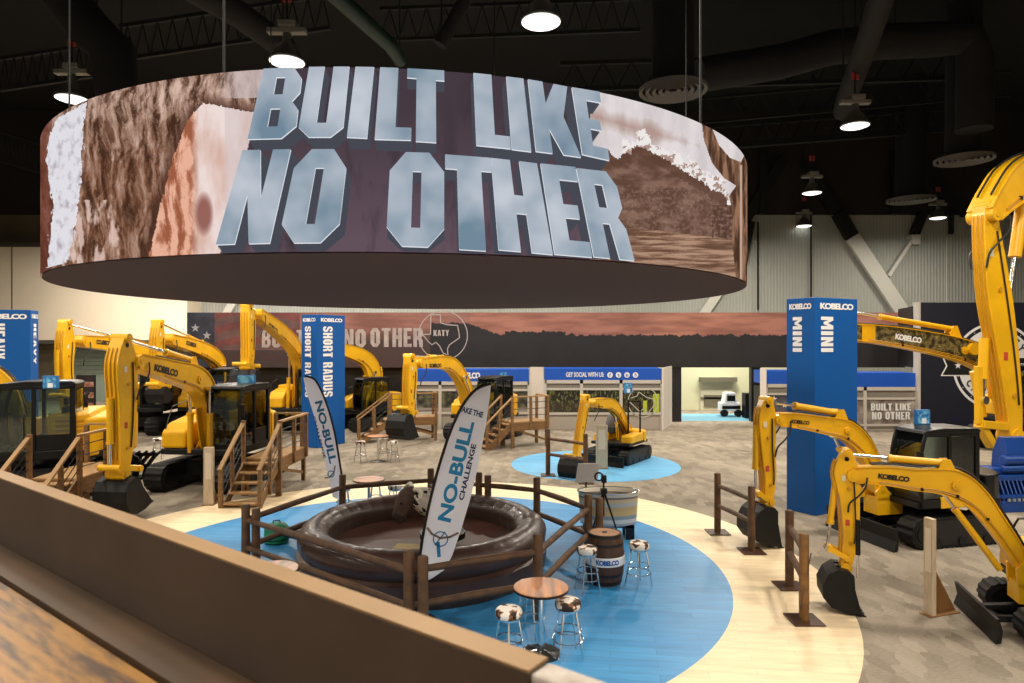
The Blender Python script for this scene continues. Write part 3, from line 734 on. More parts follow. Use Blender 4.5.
def stone(u, v):
    n = noise.fractal(Vector((u*.1, v*.1, 1)), .9, 2.2, 4); return L3(*mixc((112, 102, 96), (172, 162, 154), .5+n))+(1,)
r, xa, xb, z = booth('slogan_booth', 'display booth with plain blue fascia and a grey panel reading BUILT LIKE NO OTHER', 30.6, 845, 919, 373, 387, 397.5, 399, 424, stone, (865,))
def sl(txt, ua, ub, v0_, v1_):
    P = at(ua, v1_, 30.54)-Vector((0, 30.6, 0)); Q = at(ub, v0_, 30.54)-Vector((0, 30.6, 0))
    block_label(txt, ((P.x+Q.x)/2, P.y, (P.z+Q.z)/2), (1, 0, 0), (0, 0, 1), Q.z-P.z, WHT, r, length=Q.x-P.x, w=.55)
sl('BUILT LIKE', 871, 911, 403.5, 410.5); sl('NO OTHER', 872, 910, 411.8, 419.5)
wing((at(760, 0, 31.6).x, 31.6), (at(766, 0, 31.4).x, 31.4), 368, wp, 'narrow white wall edge beside the bright doorway')
# navy badge wall at the right
YN = 30.4
nw = thing('badge_wall', 'big navy wall with a round white badge and ribbon behind the tall yellow arm', 'wall panel', (0, YN, 0))
xa = at(920, 0, YN).x; xb = at(1080, 0, YN).x; zt_ = at(0, 302.5, YN).z
m = MB(); m.box(xa, xb, 0, .4, 0, zt_); m.build('panel', NAVY, nw)
m = MB(); m.box(xa-.09, xa, -.05, .4, 0, zt_+.02); m.build('edge_post', GRYP, nw)
p = at(898, 309, 33.6); q = at(919.8, 303.5, YN+.4)
m = MB(); m.prism([(p.x, 33.55-YN), (xa-.1, .35), (xa-.1, .45), (p.x, 33.6-YN)], 2.9, zt_-.15, axis='z'); m.build('return_panel', BLKP, nw)
fb = lambda u, v: at(u, v, YN-.02)-Vector((0, YN, 0))
bx_, by_ = 996, 366
poly_label(ring_poly(bx_, by_, 41, 43.5, 64), fb, WHT, nw, 'badge_ring'); fb2 = lambda u, v: at(u, v, YN-.012)-Vector((0, YN, 0))
poly_label(ring_poly(bx_, by_, 24, 37.5, 64), fb2, WHT, nw, 'badge_ring')
poly_label([[[(942, 357), (1050, 357), (1054, 366), (1050, 376), (940.5, 376), (946, 366)]]], lambda u, v: at(u, v, YN-.03)-Vector((0, YN, 0)), WHT, nw, 'ribbon')
poly_label([[[(944, 358), (1048, 358), (1051, 366), (1048, 375), (942.5, 375), (947.5, 366)]]], lambda u, v: at(u, v, YN-.035)-Vector((0, YN, 0)), BLKP, nw, 'ribbon')
poly_label(star(958, 365.5, 3.6), lambda u, v: at(u, v, YN-.04)-Vector((0, YN, 0)), WHT, nw, 'star')
for k in range(40):
    a = 2*PI*k/40+.05; poly_label(star(bx_+39.3*math.cos(a), by_+39.3*math.sin(a), .8, 4), fb, WHT, nw, 'badge_dot') if k % 2 == 0 else None
BADG = mat('badge_text', S(30, 34, 44), .6)
def arc_text(txt, r_, a0, da, flip, hh):
    for i, ch in enumerate(txt):
        a = a0+da*i; c = at(bx_+r_*math.cos(a), by_-r_*math.sin(a), YN-.045)-Vector((0, YN, 0))
        up = Vector((math.cos(a), 0, math.sin(a)))*(-1 if flip else 1); right = Vector((up.z, 0, -up.x))
        text_label(ch, c, right, up, hh*.75, BADG, nw, height=hh, bold=.03)
arc_text('CHALLENGE', 34.5, PI+.56, .25, True, .36) if False else arc_text('CHALLENGE', 31, PI+.58, .26, True, .34)
arc_text('TEXAS', 31, PI*.5+.34, -.29, False, .34) if False else arc_text('KATY', 31, 1.45, -.28, False, .36)
# glow strip
m = MB(); P = at(962, 436, 29.5); m.box(P.x, P.x+2.2, 29.3, 29.6, P.z-.25, P.z+.12); tag(m.build('light_counter', emit('violet_screen', S(60, 62, 150), 1.0)), 'low violet-lit counter at the foot of the navy badge wall', 'counter')
# bright service doorway
YD = 40.0
m = MB(); A = at(684, 416, YD); B = at(756, 360, YD); m.box(A.x-3, B.x+3, YD, YD+.2, 0, 5.3)
struct(m.build('wall_partition', mat('partition_cream', S(214, 212, 178), .7)))
r = thing('loading_door', 'pale loading door with dock canopy in the bright doorway', 'door', (0, YD-.02, 0))
f = lambda u, v: at(u, v, YD-.02)
p = f(700, 415); q = f(733, 377)
m = MB(); m.box(p.x, q.x, -.1, 0, 0, q.z); m.build('door_leaf', mat('loading_door', S(206, 202, 176), .6), r)
m = MB(); m.box(p.x-.1, q.x+.1, -.5, -.1, q.z-.25, q.z); m.build('canopy', mat('seal_dark', S(110, 104, 84), .7), r)
m = MB(); zz = f(0, 397).z; m.box(p.x, q.x, -.16, -.1, zz-.12, zz); m.box(p.x+.2, p.x+1.3, -.16, -.1, .2, .9); m.build('rail', mat('seal_dark', S(110, 104, 84), .7), r)
r = thing('utility_cart', 'small white utility cart parked in the bright doorway', 'cart', ground(729, 416, .013)); 
m = MB(); m.box(-.5, .5, -.4, .4, .3, .75); m.prism([(-.35, .75), (.35, .75), (.25, 1.3), (-.25, 1.3)], -.35, .35); m.build('body', WHT, r, bevel=.04)
for sx in (-1, 1):
    m = MB(); m.tube([(sx*.38, -.45, .2), (sx*.38, -.28, .2)], .2, 14); m.build('wheel', RUB, r)
m = MB(); m.box(-.5, .5, -.42, -.38, .42, .6); m.box(-.22, .22, -.37, -.3, .85, 1.15); m.build('dark_panel', BLK, r)
g = ground(751, 418); m = MB(); m.box(g.x-.4, g.x+.5, g.y-.3, g.y+.3, 0, 1.35); tag(m.build('dark_cabinet', BLK, bevel=.03), 'dark cabinet at the right edge of the bright doorway', 'cabinet')
m = MB(); A = ground(683, 421); B = ground(756, 414); m.box(A.x, B.x+.5, A.y, B.y, 0, .012); tag(m.build('blue_mat', mat('pale_blue_vinyl', S(110, 170, 200), .5)), 'pale blue floor strip across the bright doorway', 'flooring')

# ------------------------------------------------------------------ blue towers
def tower(corner, dirR, wR, dirL, wL, ztop, name_lab, word, logoR=.8, wordL=None, cat='sign tower', wl_=.34):
    c = Vector((*corner, 0)); dR = Vector((*dirR, 0)).normalized(); dL = Vector((*dirL, 0)).normalized()
    r = thing('sign_tower', name_lab, cat, c)
    pts = [Vector((0, 0, 0)), dR*wR, dR*wR+dL*wL, dL*wL]
    m = MB(); m.prism([(p.x, p.y) for p in pts], 0, ztop, axis='z'); m.build('tower_body', BLU, r, bevel=.01)
    nR = Vector((dR.y, -dR.x, 0)); nL = Vector((-dL.y, dL.x, 0))
    if nR.dot(-c) < 0: nR = -nR
    if nL.dot(-c) < 0: nL = -nL
    e = .012; down = Vector((0, 0, -1))
    def face(o_, d, w, n, words):
        text_label('KOBELCO', o_+d*w/2+n*e+Vector((0, 0, ztop-.2)), d, (0, 0, 1), w*.78, WHT, r, height=.15 if w > 1 else .14, bold=.05, space=.9)
        if words:
            hh, ln, off_ = words
            block_label(word, o_+d*w*off_+n*e+Vector((0, 0, ztop-.45-ln/2)), down, d, hh, WHT, r, length=ln, w=.5)
    return r, face, dR, dL, nR, nL
# front tower
r, face, dR, dL, nR, nL = tower((7.11, 15.66), (.88, .47), 1.57, (-.52, .85), .76, 5.14, 'tall blue sign tower reading MINI behind the front compact diggers', 'MINI')
face(Vector((0, 0, 0)), dR, 1.57, nR, (.44, .84, .27)); 
face(dL*.76, -dL, .76, nL, (.25, .84, .4))
# left tower
T2 = at(30.5, 0, 22.0)
r, face, dR, dL, nR, nL = tower((T2.x, 22.0), (-.3, .954), .7, (-.954, -.3), 2.6, 5.14, 'blue sign tower reading HEAVY at the left edge', 'HEAVY')
face(Vector((0, 0, 0)), dR, .7, nR, (.24, 1.35, .5)); 
text_label('KOBELCO', dL*.72+nL*.012+Vector((0, 0, 4.92)), -dL, (0, 0, 1), 1.25, WHT, r, height=.17, bold=.05, space=.9)
block_label('HEAVY', dL*.92+nL*.012+Vector((0, 0, 5.14-.45-.58)), (0, 0, -1), -dL, .42, WHT, r, length=1.16)
T3 = at(317.5, 0, 25.6)
r, face, dR, dL, nR, nL = tower((T3.x, 25.6), (.5, .866), 1.47, (-.866, .5), .87, 5.14, 'blue sign tower reading SHORT RADIUS in the middle left', 'SHORT RADIUS')
face(Vector((0, 0, 0)), dR, 1.47, nR, (.5, 2.75, .36)); face(dL*.87, -dL, .87, nL, (.32, 2.75, .42))

# ------------------------------------------------------------------ lumber access platforms
def platform(origin, yaw, lab, w=1.0, L=1.7, hz=1.0, run=1.2, steps=5, rail=.95, side=1, group='lumber access platforms', dw=None):
    """local: stairs rise along +y from 0 to run, deck beyond; x across"""
    r = thing('access_platform', lab, 'stairs', (origin[0], origin[1], 0), yaw, group)
    dw = dw or w
    y0, y1 = run, run+L
    m = MB(); nb = max(6, int(L/.14))
    for k in range(nb): m.box(-w/2, -w/2+dw, y0+L*k/nb, y0+L*(k+1)/nb-.012, hz-.04, hz)
    m.build('deck_boards', WOODL, r)
    m = MB(); m.box(-w/2, -w/2+.05, y0, y1, hz-.34, hz-.04); m.box(-w/2+dw-.05, -w/2+dw, y0, y1, hz-.34, hz-.04); m.box(-w/2, -w/2+dw, y0, y0+.05, hz-.34, hz-.04); m.box(-w/2, -w/2+dw, y1-.05, y1, hz-.34, hz-.04)
    m.build('deck_joists', WOOD, r)
    for x in (-w/2+.05, -w/2+dw-.05):
        for y in (y0+.06, y1-.06):
            m = MB(); m.box(x-.05, x+.05, y-.05, y+.05, 0, hz-.34); m.build('support_leg', WOOD, r)
    m = MB(); 
    for x in (-w/2+.05, -w/2+dw-.05): m.bar((x, y0+.3, hz-.34), (x, y1-.1, .25), .04, .08)
    m.build('cross_brace', WOOD, r)
    for x in (-w/2, w/2-.05):
        m = MB(); m.prism([(0, 0), (.28, 0), (run, hz-.28), (run, hz-.02), (run-.02, hz), (0, .06)], x, x+.05, M=Matrix(((0, 1, 0, 0), (1, 0, 0, 0), (0, 0, 1, 0), (0, 0, 0, 1)))); m.build('stringer', WOOD, r)
    for k in range(steps):
        y = run*k/steps; zz = hz*(k+.6)/steps; m = MB(); m.box(-w/2+.05, w/2-.05, y, y+.27, zz-.04, zz); m.build('tread', WOODL, r)
    for x in (-w/2-.03, w/2+.03):
        m = MB(); m.box(x-.045, x+.045, .0, .09, 0, rail); m.build('newel_post', WOOD, r)
        m = MB(); m.box(x-.045, x+.045, y0-.05, y0+.04, 0, hz+rail+.05); m.build('newel_post', WOOD, r)
        m = MB(); m.box(x-.04, x+.04, run*.5-.04, run*.5+.04, .2, hz*.5+rail-.05); m.build('baluster', WOOD, r)
        m = MB(); m.bar((x, -.03, rail), (x, y0, hz+rail), .1, .05); m.build('hand_rail', WOODL, r)
        m = MB(); 
        for dz in (.3, .5, .7): m.tube([(x, .04, rail-dz), (x, y0, hz+rail-dz)], .012, 5)
        m.build('rail_cables', DKG, r)
    xs = (w/2+.03) if side > 0 else (-w/2-.03)
    if dw > w: xs = -w/2+dw
    for y in (y0+L*.5, y1-.05):
        m = MB(); m.box(xs-.045, xs+.045, y-.045, y+.045, hz-.3, hz+rail+.03); m.build('rail_post', WOOD, r)
    m = MB(); m.box(xs-.06, xs+.06, y0, y1, hz+rail, hz+rail+.05); m.build('hand_rail', WOODL, r)
    m = MB()
    for dz in (.25, .5, .75): m.tube([(xs, y0, hz+dz), (xs, y1, hz+dz)], .014, 5)
    m.build('rail_cables', DKG, r)
    m = MB(); m.box(-w/2, -w/2+dw, y1-.06, y1, hz+rail, hz+rail+.05); m.build('hand_rail', WOODL, r)
    for x in (-w/2+.04, -w/2+dw-.1):
        m = MB(); m.box(x-.045, x+.045, y1-.09, y1, hz-.3, hz+rail); m.build('rail_post', WOOD, r)
    return r
platform((-6.68, 16.35), -.03, 'lumber stairs and deck beside the excavator with the reflective cab, foreground left', w=.92, L=2.1, hz=1.0, run=1.35)
platform((-10.3, 13.75), .04, 'lumber stairs and deck at the left edge beside the dark glass cab', w=1.05, L=2.1, hz=1.0, run=1.35)
platform((-1.2, 25.5), -1.12, 'lumber stairs and deck right of the feather flag, below the logo booth', w=.95, L=1.6, hz=1.0, run=1.1)
platform((-6.3, 27.2), -1.3, 'far lumber stairs and deck right of the two-word blue tower', w=.95, L=1.9, hz=1.0, run=1.3)

# ------------------------------------------------------------------ bull ring: inflatable
CI = Vector((-1.62, 12.3, 0)); RI = 2.24
VIN = mat('brown_inflatable', S(72, 50, 42), .4, var=.25, scale=1.5, bump=.0, coat=.15)
VIN2 = mat('brown_mattress', S(92, 58, 46), .5, var=.2, scale=1)
inf = thing('inflatable_ring', 'round brown inflatable bull-riding arena inside the log fence', 'inflatable arena', CI)
def torus(R, r_, z, n=96, k=18, sq=1.0, lump=0.0):
    m = MB(); rings = []
    for i in range(n):
        a = 2*PI*i/n; rr = r_*(1+lump*math.cos(a*24)**8*-1); ring = []
        for j in range(k):
            b_ = 2*PI*j/k; ring.append(m.bm.verts.new(((R+rr*math.cos(b_))*math.cos(a), (R+rr*math.cos(b_))*math.sin(a), z+rr*sq*math.sin(b_))))
        rings.append(ring)
    for i in range(n):
        A, B = rings[i], rings[(i+1) % n]
        for j in range(k): m.bm.faces.new((A[j], B[j], B[(j+1) % k], A[(j+1) % k]))
    return m
m = MB(); n_s = 240; rings = []
prf = [(RI-.06, 0), (RI-.01, .1), (RI+.01, .25), (RI+.01, .38)]+[(RI-.28+.28*math.cos(a*PI/14), .6+.27*math.sin(a*PI/14)) for a in range(-3, 15)]+[(RI-.55, .5), (RI-.5, .36)]
for i in range(n_s):
    a = 2*PI*i/n_s; kk = .007*abs(math.cos(a*20))**20
    rings.append([m.bm.verts.new(((rr-(kk if rr > RI-.28 else -kk))*math.cos(a), (rr-(kk if rr > RI-.28 else -kk))*math.sin(a), max(0, zz-(kk if zz > .7 else 0)))) for rr, zz in prf])
for i in range(n_s):
    A, B = rings[i], rings[(i+1) % n_s]
    for j in range(len(prf)-1): m.bm.faces.new((A[j], B[j], B[j+1], A[j+1]))
m.build('ring_wall', VIN, inf, smooth=True)
m = MB(); m.lathe([(RI-.5, .0), (RI-.5, .42), (RI-.9, .33), (RI-1.3, .38), (.45, .33), (.001, .33)], 64); m.build('mattress', VIN2, inf, smooth=True)
m = MB(); m.tube([(-RI+.1, .5, .3), (-RI-.35, .85, .3), (-RI-.68, 1.22, .24)], .11, 14); m.build('inflation_tube', VIN, inf, smooth=True)
m = MB(); m.tube([((RI-.29)*math.cos(a), (RI-.29)*math.sin(a), .6) for a in (-.06, .04, .14, .24)], [.24, .31, .31, .24], 16); m.build('entry_pad', VIN, inf, smooth=True)
# blower
g = ground(273, 543); r = thing('blower', 'dark green air blower on the blue floor left of the inflatable', 'blower', (-4.8, 13.6, .006))
GRN = mat('green_plastic', S(14, 122, 78), .45)
m = MB(); m.lathe([(.17, 0), (.25, .03), (.24, .3), (.17, .38), (.1, .4)], 20); m.build('housing', GRN, r, smooth=True, bevel=.01)
m = MB(); m.tube([(.15, -.02, .24), (.3, -.06, .24)], .09, 14); m.build('outlet', GRN, r, smooth=True)
m = MB(); m.tube([(-.08, 0, .38), (-.06, 0, .45), (.06, 0, .45), (.08, 0, .38)], .015, 8); m.build('handle', BLK, r, smooth=True)
m = MB(); m.lathe([(.15, .06), (.255, .08), (.255, .1), (.15, .12)], 20, closed=True); m.build('band', BLK, r)

# the mechanical bull
bull = thing('mechanical_bull', 'mechanical bull with dark brown head, white horns and spotted neck in the arena', 'mechanical bull', (-1.28, 12.3, .5), PI+.4)
HIDE = bpy.data.materials.new('spotted_hide'); HIDE.use_nodes = True; nt = HIDE.node_tree; b = nt.nodes['Principled BSDF']; b.inputs['Roughness'].default_value = .8
tc = nt.nodes.new('ShaderNodeTexCoord'); nz = nt.nodes.new('ShaderNodeTexNoise'); nz.inputs['Scale'].default_value = 6; nz.inputs['Detail'].default_value = 2
cr = nt.nodes.new('ShaderNodeValToRGB'); cr.color_ramp.interpolation = 'CONSTANT'; cr.color_ramp.elements[0].color = S(228, 220, 205); cr.color_ramp.elements[1].position = .56; cr.color_ramp.elements[1].color = S(34, 26, 22)
nt.links.new(tc.outputs['Object'], nz.inputs['Vector']); nt.links.new(nz.outputs['Fac'], cr.inputs[0]); nt.links.new(cr.outputs[0], b.inputs['Base Color'])
BROWN = mat('bull_head_hide', S(88, 66, 56), .7, var=.3, scale=8)
def el(c, ax, ay, az=None): return (c, ax, ay)
m = MB(); m.loft([((-.42, 0, .62), (0, .12, 0), (0, 0, .14)), ((-.34, 0, .62), (0, .24, 0), (0, 0, .24)), ((-.16, 0, .62), (0, .29, 0), (0, 0, .28)), ((.05, 0, .62), (0, .29, 0), (0, 0, .29)), ((.3, 0, .66), (0, .25, 0), (0, 0, .28)), ((.5, 0, .72), (0, .19, 0), (.06, 0, .24)), ((.62, 0, .76), (0, .14, 0), (.08, 0, .18))], 24)
m.build('body', HIDE, bull, smooth=True)
m = MB(); m.loft([((.52, 0, .92), (0, .08, 0), (.05, 0, .06)), ((.58, 0, .86), (0, .17, 0), (.12, 0, .12)), ((.68, 0, .76), (0, .17, 0), (.14, 0, .12)), ((.76, 0, .62), (0, .13, 0), (.12, 0, .1)), ((.82, 0, .48), (0, .115, 0), (.1, 0, .07)), ((.84, 0, .42), (0, .11, 0), (.09, 0, .06)), ((.85, 0, .37), (0, .07, 0), (.05, 0, .03))], 20)
m2_ = MB(); m2_.loft([((.80, 0, .5), (0, .125, 0), (.115, 0, .075)), ((.835, 0, .42), (0, .125, 0), (.105, 0, .065)), ((.85, 0, .355), (0, .08, 0), (.06, 0, .035))], 18)
hd = m.build('head', BROWN, bull, smooth=True); m2_.build('muzzle', mat('muzzle_dark', S(50, 38, 34), .5), hd, smooth=True)
for s_ in (-1, 1):
    m = MB(); m.tube([(.55, s_*.1, .93), (.54, s_*.26, .97), (.52, s_*.42, .94), (.58, s_*.55, .86), (.66, s_*.6, .86)], [.045, .042, .034, .022, .006], 10); m.build('horn', mat('horn_white', S(225, 215, 195), .4), hd, smooth=True)
    m = MB(); m.loft([((.56, s_*.14, .84), (0, .01, .02), (.03, 0, 0)), ((.55, s_*.24, .82), (0, .01, .04), (.03, 0, 0)), ((.55, s_*.33, .77), (0, .005, .01), (.01, 0, 0))], 10); m.build('ear', HIDE, hd, smooth=True)
    m = MB(); m.tube([(.81, s_*.12, .72), (.81, s_*.145, .72)], .022, 10); m.build('eye', BLK, hd)
    m = MB(); m.tube([(.915, s_*.05, .43), (.93, s_*.055, .43)], .018, 8); m.build('nostril', BLK, hd)
m = MB(); m.lathe([(.42, 0), (.42, .1), (.2, .16), (.16, .42)], 28); m.build('motor_base', BLK, bull, smooth=True)
m = MB(); m.box(-.15, .18, -.3, .3, .86, .93); m.tube([(.12, -.1, .93), (.14, 0, 1.0), (.12, .1, .93)], .02, 8); m.build('saddle', mat('saddle_leather', S(90, 52, 28), .6), bull, bevel=.02)
# straw coloured pad in the arena
m = MB(); m.prism([(-.35, -.28), (.4, -.22), (.36, .2), (-.3, .28)], 0, .1, axis='z'); tag(m.build('straw_pad', mat('straw_vinyl', S(176, 152, 100), .7), bevel=.03, loc=(-1.78, 11.75, .37)), 'pale straw coloured pad on the arena mattress below the bull', 'pad')

# ------------------------------------------------------------------ log fences
def post(r, x, y, h, m_=LOG, rad=.075, base=None):
    mm = MB(); mm.lathe([(rad, 0), (rad*1.03, h*.3), (rad*.97, h*.7), (rad, h-.02), (rad*.8, h)], 12); mm.build('post', m_, r, smooth=True, loc=(x, y, 0))
    if base:
        mm = MB(); mm.box(-base, base, -base, base, 0, .02); mm.build('base_plate', RUST, r, loc=(x, y, .006))
def rail_(r, p, q, rad=.05, m_=LOG):
    mm = MB(); p, q = Vector(p), Vector(q); mid = p.lerp(q, .5)+Vector((0, 0, .01)); mm.tube([p, mid, q], [rad, rad*1.12, rad*.9], 10); mm.build('rail', m_, r, smooth=True)
V_ = [(-4.65, 11.65), (-3.62, 14.25), (-1.82, 14.95), (-.72, 14.5), (.52, 13.95), (1.42, 12.42), (.38, 9.85), (-1.4, 9.05)]
ring_f = thing('log_fence', 'dark log post-and-rail fence surrounding the inflatable bull ring', 'fence', (0, 0, .006))
for i, (x, y) in enumerate(V_):
    post(ring_f, x, y, 1.25)
    if i in (0, 3, 7, 5): post(ring_f, x+.2, y-.06, 1.2)
for i in range(8):
    a, b_ = V_[i], V_[(i+1) % 8]
    for zz in (.5, .98):
        za, zc = zz, zz
        rail_(ring_f, (a[0], a[1], za), (b_[0], b_[1], zc), m_=LOG if i != 6 or zz < .6 else LOG)
def short_fence(pts, h, lab, m_=(LOG, LOG), cable=True, rails=(.55, .95)):
    r = thing('post_fence', lab, 'fence', (0, 0, .004), 0, 'short log fences guarding the diggers')
    for (x, y), mm in zip(pts, m_): post(r, x, y, h, mm, .07, .22)
    a, b_ = pts
    for zz in rails: rail_(r, (a[0], a[1], zz*h/1.2), (b_[0], b_[1], zz*h/1.2), .045)
    if cable:
        mm = MB(); P = []
        for k in range(15):
            t = k/14; P.append((b_[0]+.08-.35*math.sin(PI*t)*.5, b_[1]-.06, .95*h/1.2-(.85*math.sin(PI*t))))
        mm.tube(P, .008, 6); mm.build('hanging_cord', mat('cord_grey', S(120, 100, 90), .6), r, smooth=True)
g1, g2 = ground(717.5, 533), ground(751.5, 552); short_fence([(g1.x, g1.y), (g2.x, g2.y)], 1.28, 'two-post log fence with hanging cord in front of the rear right digger bucket')
g1, g2 = ground(789.5, 587), ground(804, 621); short_fence([(g1.x, g1.y), (g2.x, g2.y)], 1.28, 'two-post log fence with honey coloured front post beside the front right digger bucket', (LOG, LOGL))
g1, g2 = ground(548, 475.5), ground(585.5, 483); short_fence([(g1.x, g1.y), (g2.x, g2.y)], 1.42, 'two-post log fence in front of the small digger on the light blue circle')

# ------------------------------------------------------------------ whisky barrel, tables, stools
BAR = mat('barrel_oak', S(82, 54, 38), .6, var=.4, scale=3, stretch=(5, 5, .6), bump=.15)
r = thing('barrel', 'dark oak barrel with white logo band between two cowhide stools', 'barrel', (1.58, 11.38, .006))
R0 = .275; prof = [(R0*(1+.22*math.sin(PI*k/12)), .85*k/12) for k in range(13)]
m = MB(); m.lathe(prof[:-1]+[(R0*1.0, .85), (R0-.02, .85), (R0-.03, .815)], 26); m.build('staves', BAR, r, smooth=True)
m = MB(); m.lathe([(R0-.025, .8), (R0-.025, .842), (.001, .842)], 26); hdm = m.build('barrel_head', mat('barrel_head_wood', S(176, 132, 96), .6, var=.25, scale=2, stretch=(1, 8, 1)), r)
m = MB(); m.lathe([(.045, .842), (.045, .847), (.001, .847)], 14); m.build('bung_hole', BLK, hdm)
for zz in (.03, .16, .66, .8):
    k = zz/.85; rr = R0*(1+.22*math.sin(PI*k)); rr2 = R0*(1+.22*math.sin(PI*min(1, (zz+.045)/.85)))
    m = MB(); m.lathe([(rr+.002, zz), (rr+.008, zz), (rr2+.008, zz+.045), (rr2+.002, zz+.045)], 30, closed=True); m.build('hoop', DKG, r, smooth=True)
m = MB(); m.lathe([(R0*1.215+.004, .345), (R0*1.225+.008, .35), (R0*1.225+.008, .49), (R0*1.215+.004, .495)], 40, closed=True); band = m.build('logo_band', WHT, r, smooth=True)
me0, w_, h_ = text_data('KOBELCO', .05, .92)
me = me0.copy(); rr = R0*1.225+.014
for v in me.vertices:
    a = -PI/2+.02+v.co.x/w_*1.15; zz = .42+v.co.y/h_*.085; v.co = Vector((rr*math.cos(a), rr*math.sin(a), zz))
me.materials.clear(); me.materials.append(BLU); ob = bpy.data.objects.new('lettering', me); COL.objects.link(ob); ob.parent = band
COW = bpy.data.materials.new('cowhide'); COW.use_nodes = True; nt = COW.node_tree; b = nt.nodes['Principled BSDF']; b.inputs['Roughness'].default_value = .7
tc = nt.nodes.new('ShaderNodeTexCoord'); nz = nt.nodes.new('ShaderNodeTexNoise'); nz.inputs['Scale'].default_value = 7; nz.inputs['Detail'].default_value = 2
oi = nt.nodes.new('ShaderNodeObjectInfo'); ad = nt.nodes.new('ShaderNodeVectorMath'); ad.operation = 'ADD'; nt.links.new(tc.outputs['Object'], ad.inputs[0]); nt.links.new(oi.outputs['Random'], ad.inputs[1])
cr = nt.nodes.new('ShaderNodeValToRGB'); cr.color_ramp.interpolation = 'CONSTANT'; e = cr.color_ramp.elements; e[0].color = S(236, 228, 216); e[1].position = .53; e[1].color = S(130, 84, 52); ne = cr.color_ramp.elements.new(.585); ne.color = S(36, 26, 22)
nt.links.new(ad.outputs[0], nz.inputs['Vector']); nt.links.new(nz.outputs['Fac'], cr.inputs[0]); nt.links.new(cr.outputs[0], b.inputs['Base Color'])
def stool(lab, loc, rz):
    r = thing('bar_stool', lab, 'stool', loc, rz, 'chrome cowhide bar stools')
    m = MB(); m.lathe([(.13, .62), (.162, .63), (.172, .66), (.17, .7), (.15, .725), (.001, .735)], 28); m.build('seat', COW, r, smooth=True)
    m = MB(); m.lathe([(.12, .6), (.155, .6), (.16, .625), (.12, .62)], 24, closed=True); m.build('seat_frame', CHR, r)
    for k in range(4):
        a = PI/4+k*PI/2; m = MB(); m.tube([(.12*math.cos(a), .12*math.sin(a), .61), (.17*math.cos(a), .17*math.sin(a), .3), (.225*math.cos(a), .225*math.sin(a), .0)], .012, 8); m.build('leg', CHR, r, smooth=True)
    for zz, rr in ((.22, .2), (.34, .172)):
        m = torus(rr, .009, zz, 32, 8); m.build('foot_ring', CHR, r, smooth=True)
    return r
st = stool('cowhide bar stool left of the oak barrel', (1.24, 10.95, .006), .3)
copy_tree(st, None, (2.13, 11.2, .006), .5, 'cowhide bar stool right of the oak barrel')
copy_tree(st, None, (-.04, 8.42, .006), .8, 'cowhide bar stool at the left of the front wooden bar table')
copy_tree(st, None, (.73, 8.7, .006), .2, 'cowhide bar stool at the right of the front wooden bar table')
copy_tree(st, None, (.25, 9.35, .006), 1.1, 'cowhide bar stool half hidden behind the front wooden bar table')
TOPW = bpy.data.materials.new('mixed_plank_top'); TOPW.use_nodes = True; nt = TOPW.node_tree; b = nt.nodes['Principled BSDF']; b.inputs['Roughness'].default_value = .3
tc = nt.nodes.new('ShaderNodeTexCoord'); mp = nt.nodes.new('ShaderNodeMapping'); mp.inputs['Scale'].default_value = (7, .8, 1); mp.inputs['Rotation'].default_value = (0, 0, .3)
nz = nt.nodes.new('ShaderNodeTexNoise'); nz.inputs['Scale'].default_value = 1.3; nz.inputs['Detail'].default_value = 5
cr = nt.nodes.new('ShaderNodeValToRGB'); e = cr.color_ramp.elements; e[0].position = .3; e[0].color = S(104, 62, 38); e[1].position = .7; e[1].color = S(220, 142, 78); ne = cr.color_ramp.elements.new(.5); ne.color = S(176, 122, 84)
nt.links.new(tc.outputs['Object'], mp.inputs[0]); nt.links.new(mp.outputs[0], nz.inputs['Vector']); nt.links.new(nz.outputs['Fac'], cr.inputs[0]); nt.links.new(cr.outputs[0], b.inputs['Base Color'])
def bar_table(lab, loc, rad=.36, h=.88):
    r = thing('bar_table', lab, 'table', loc, 0, 'round wooden bar tables')
    m = MB(); m.lathe([(rad, h-.035), (rad, h-.006), (rad-.006, h), (.001, h)], 48); m.build('tabletop', TOPW, r)
    m = MB(); m.lathe([(rad-.05, h-.037), (rad+.006, h-.037), (rad+.006, h-.01), (rad+.001, h-.008)], 48, closed=True); m.build('edge_band', BLK, r)
    m = MB(); m.tube([(0, 0, .03), (0, 0, h-.036)], .035, 16); m.build('pedestal', CHR, r, smooth=True)
    m = MB(); m.lathe([(.27, 0), (.27, .012), (.1, .03), (.05, .06)], 32); m.build('base', mat('black_base', (.02, .02, .02, 1), .3), r, smooth=True)
    m = MB()
    for k in range(6): a = k*PI/3+.2; m.bar((.04*math.cos(a), .04*math.sin(a), .05), (.26*math.cos(a), .26*math.sin(a), .022), .025, .02)
    m.build('base_spoke', CHR, r)
    return r
bt = bar_table('front round bar table with plank top, in the foreground', (.38, 8.75, .006))
gt = ground(378, 461.5)
copy_tree(bt, None, (gt.x, gt.y, 0), 1, 'distant round bar table on the carpet left of the feather flag')
gt3 = (-3.35, 15.6); copy_tree(bt, None, (gt3[0], gt3[1], .006), 2, 'round bar table just behind the back log rail')
copy_tree(bt, None, (-3.4, 9.45, .006), 3, 'round bar table partly hidden behind the foreground ledge at the left')
for (dx, dy, w_) in ((-.55, -.2, 'left of'), (.1, .5, 'behind'), (.55, -.15, 'right of')):
    copy_tree(st, None, (gt.x+dx, gt.y+dy, 0), dx, 'cowhide bar stool %s the distant bar table' % w_)
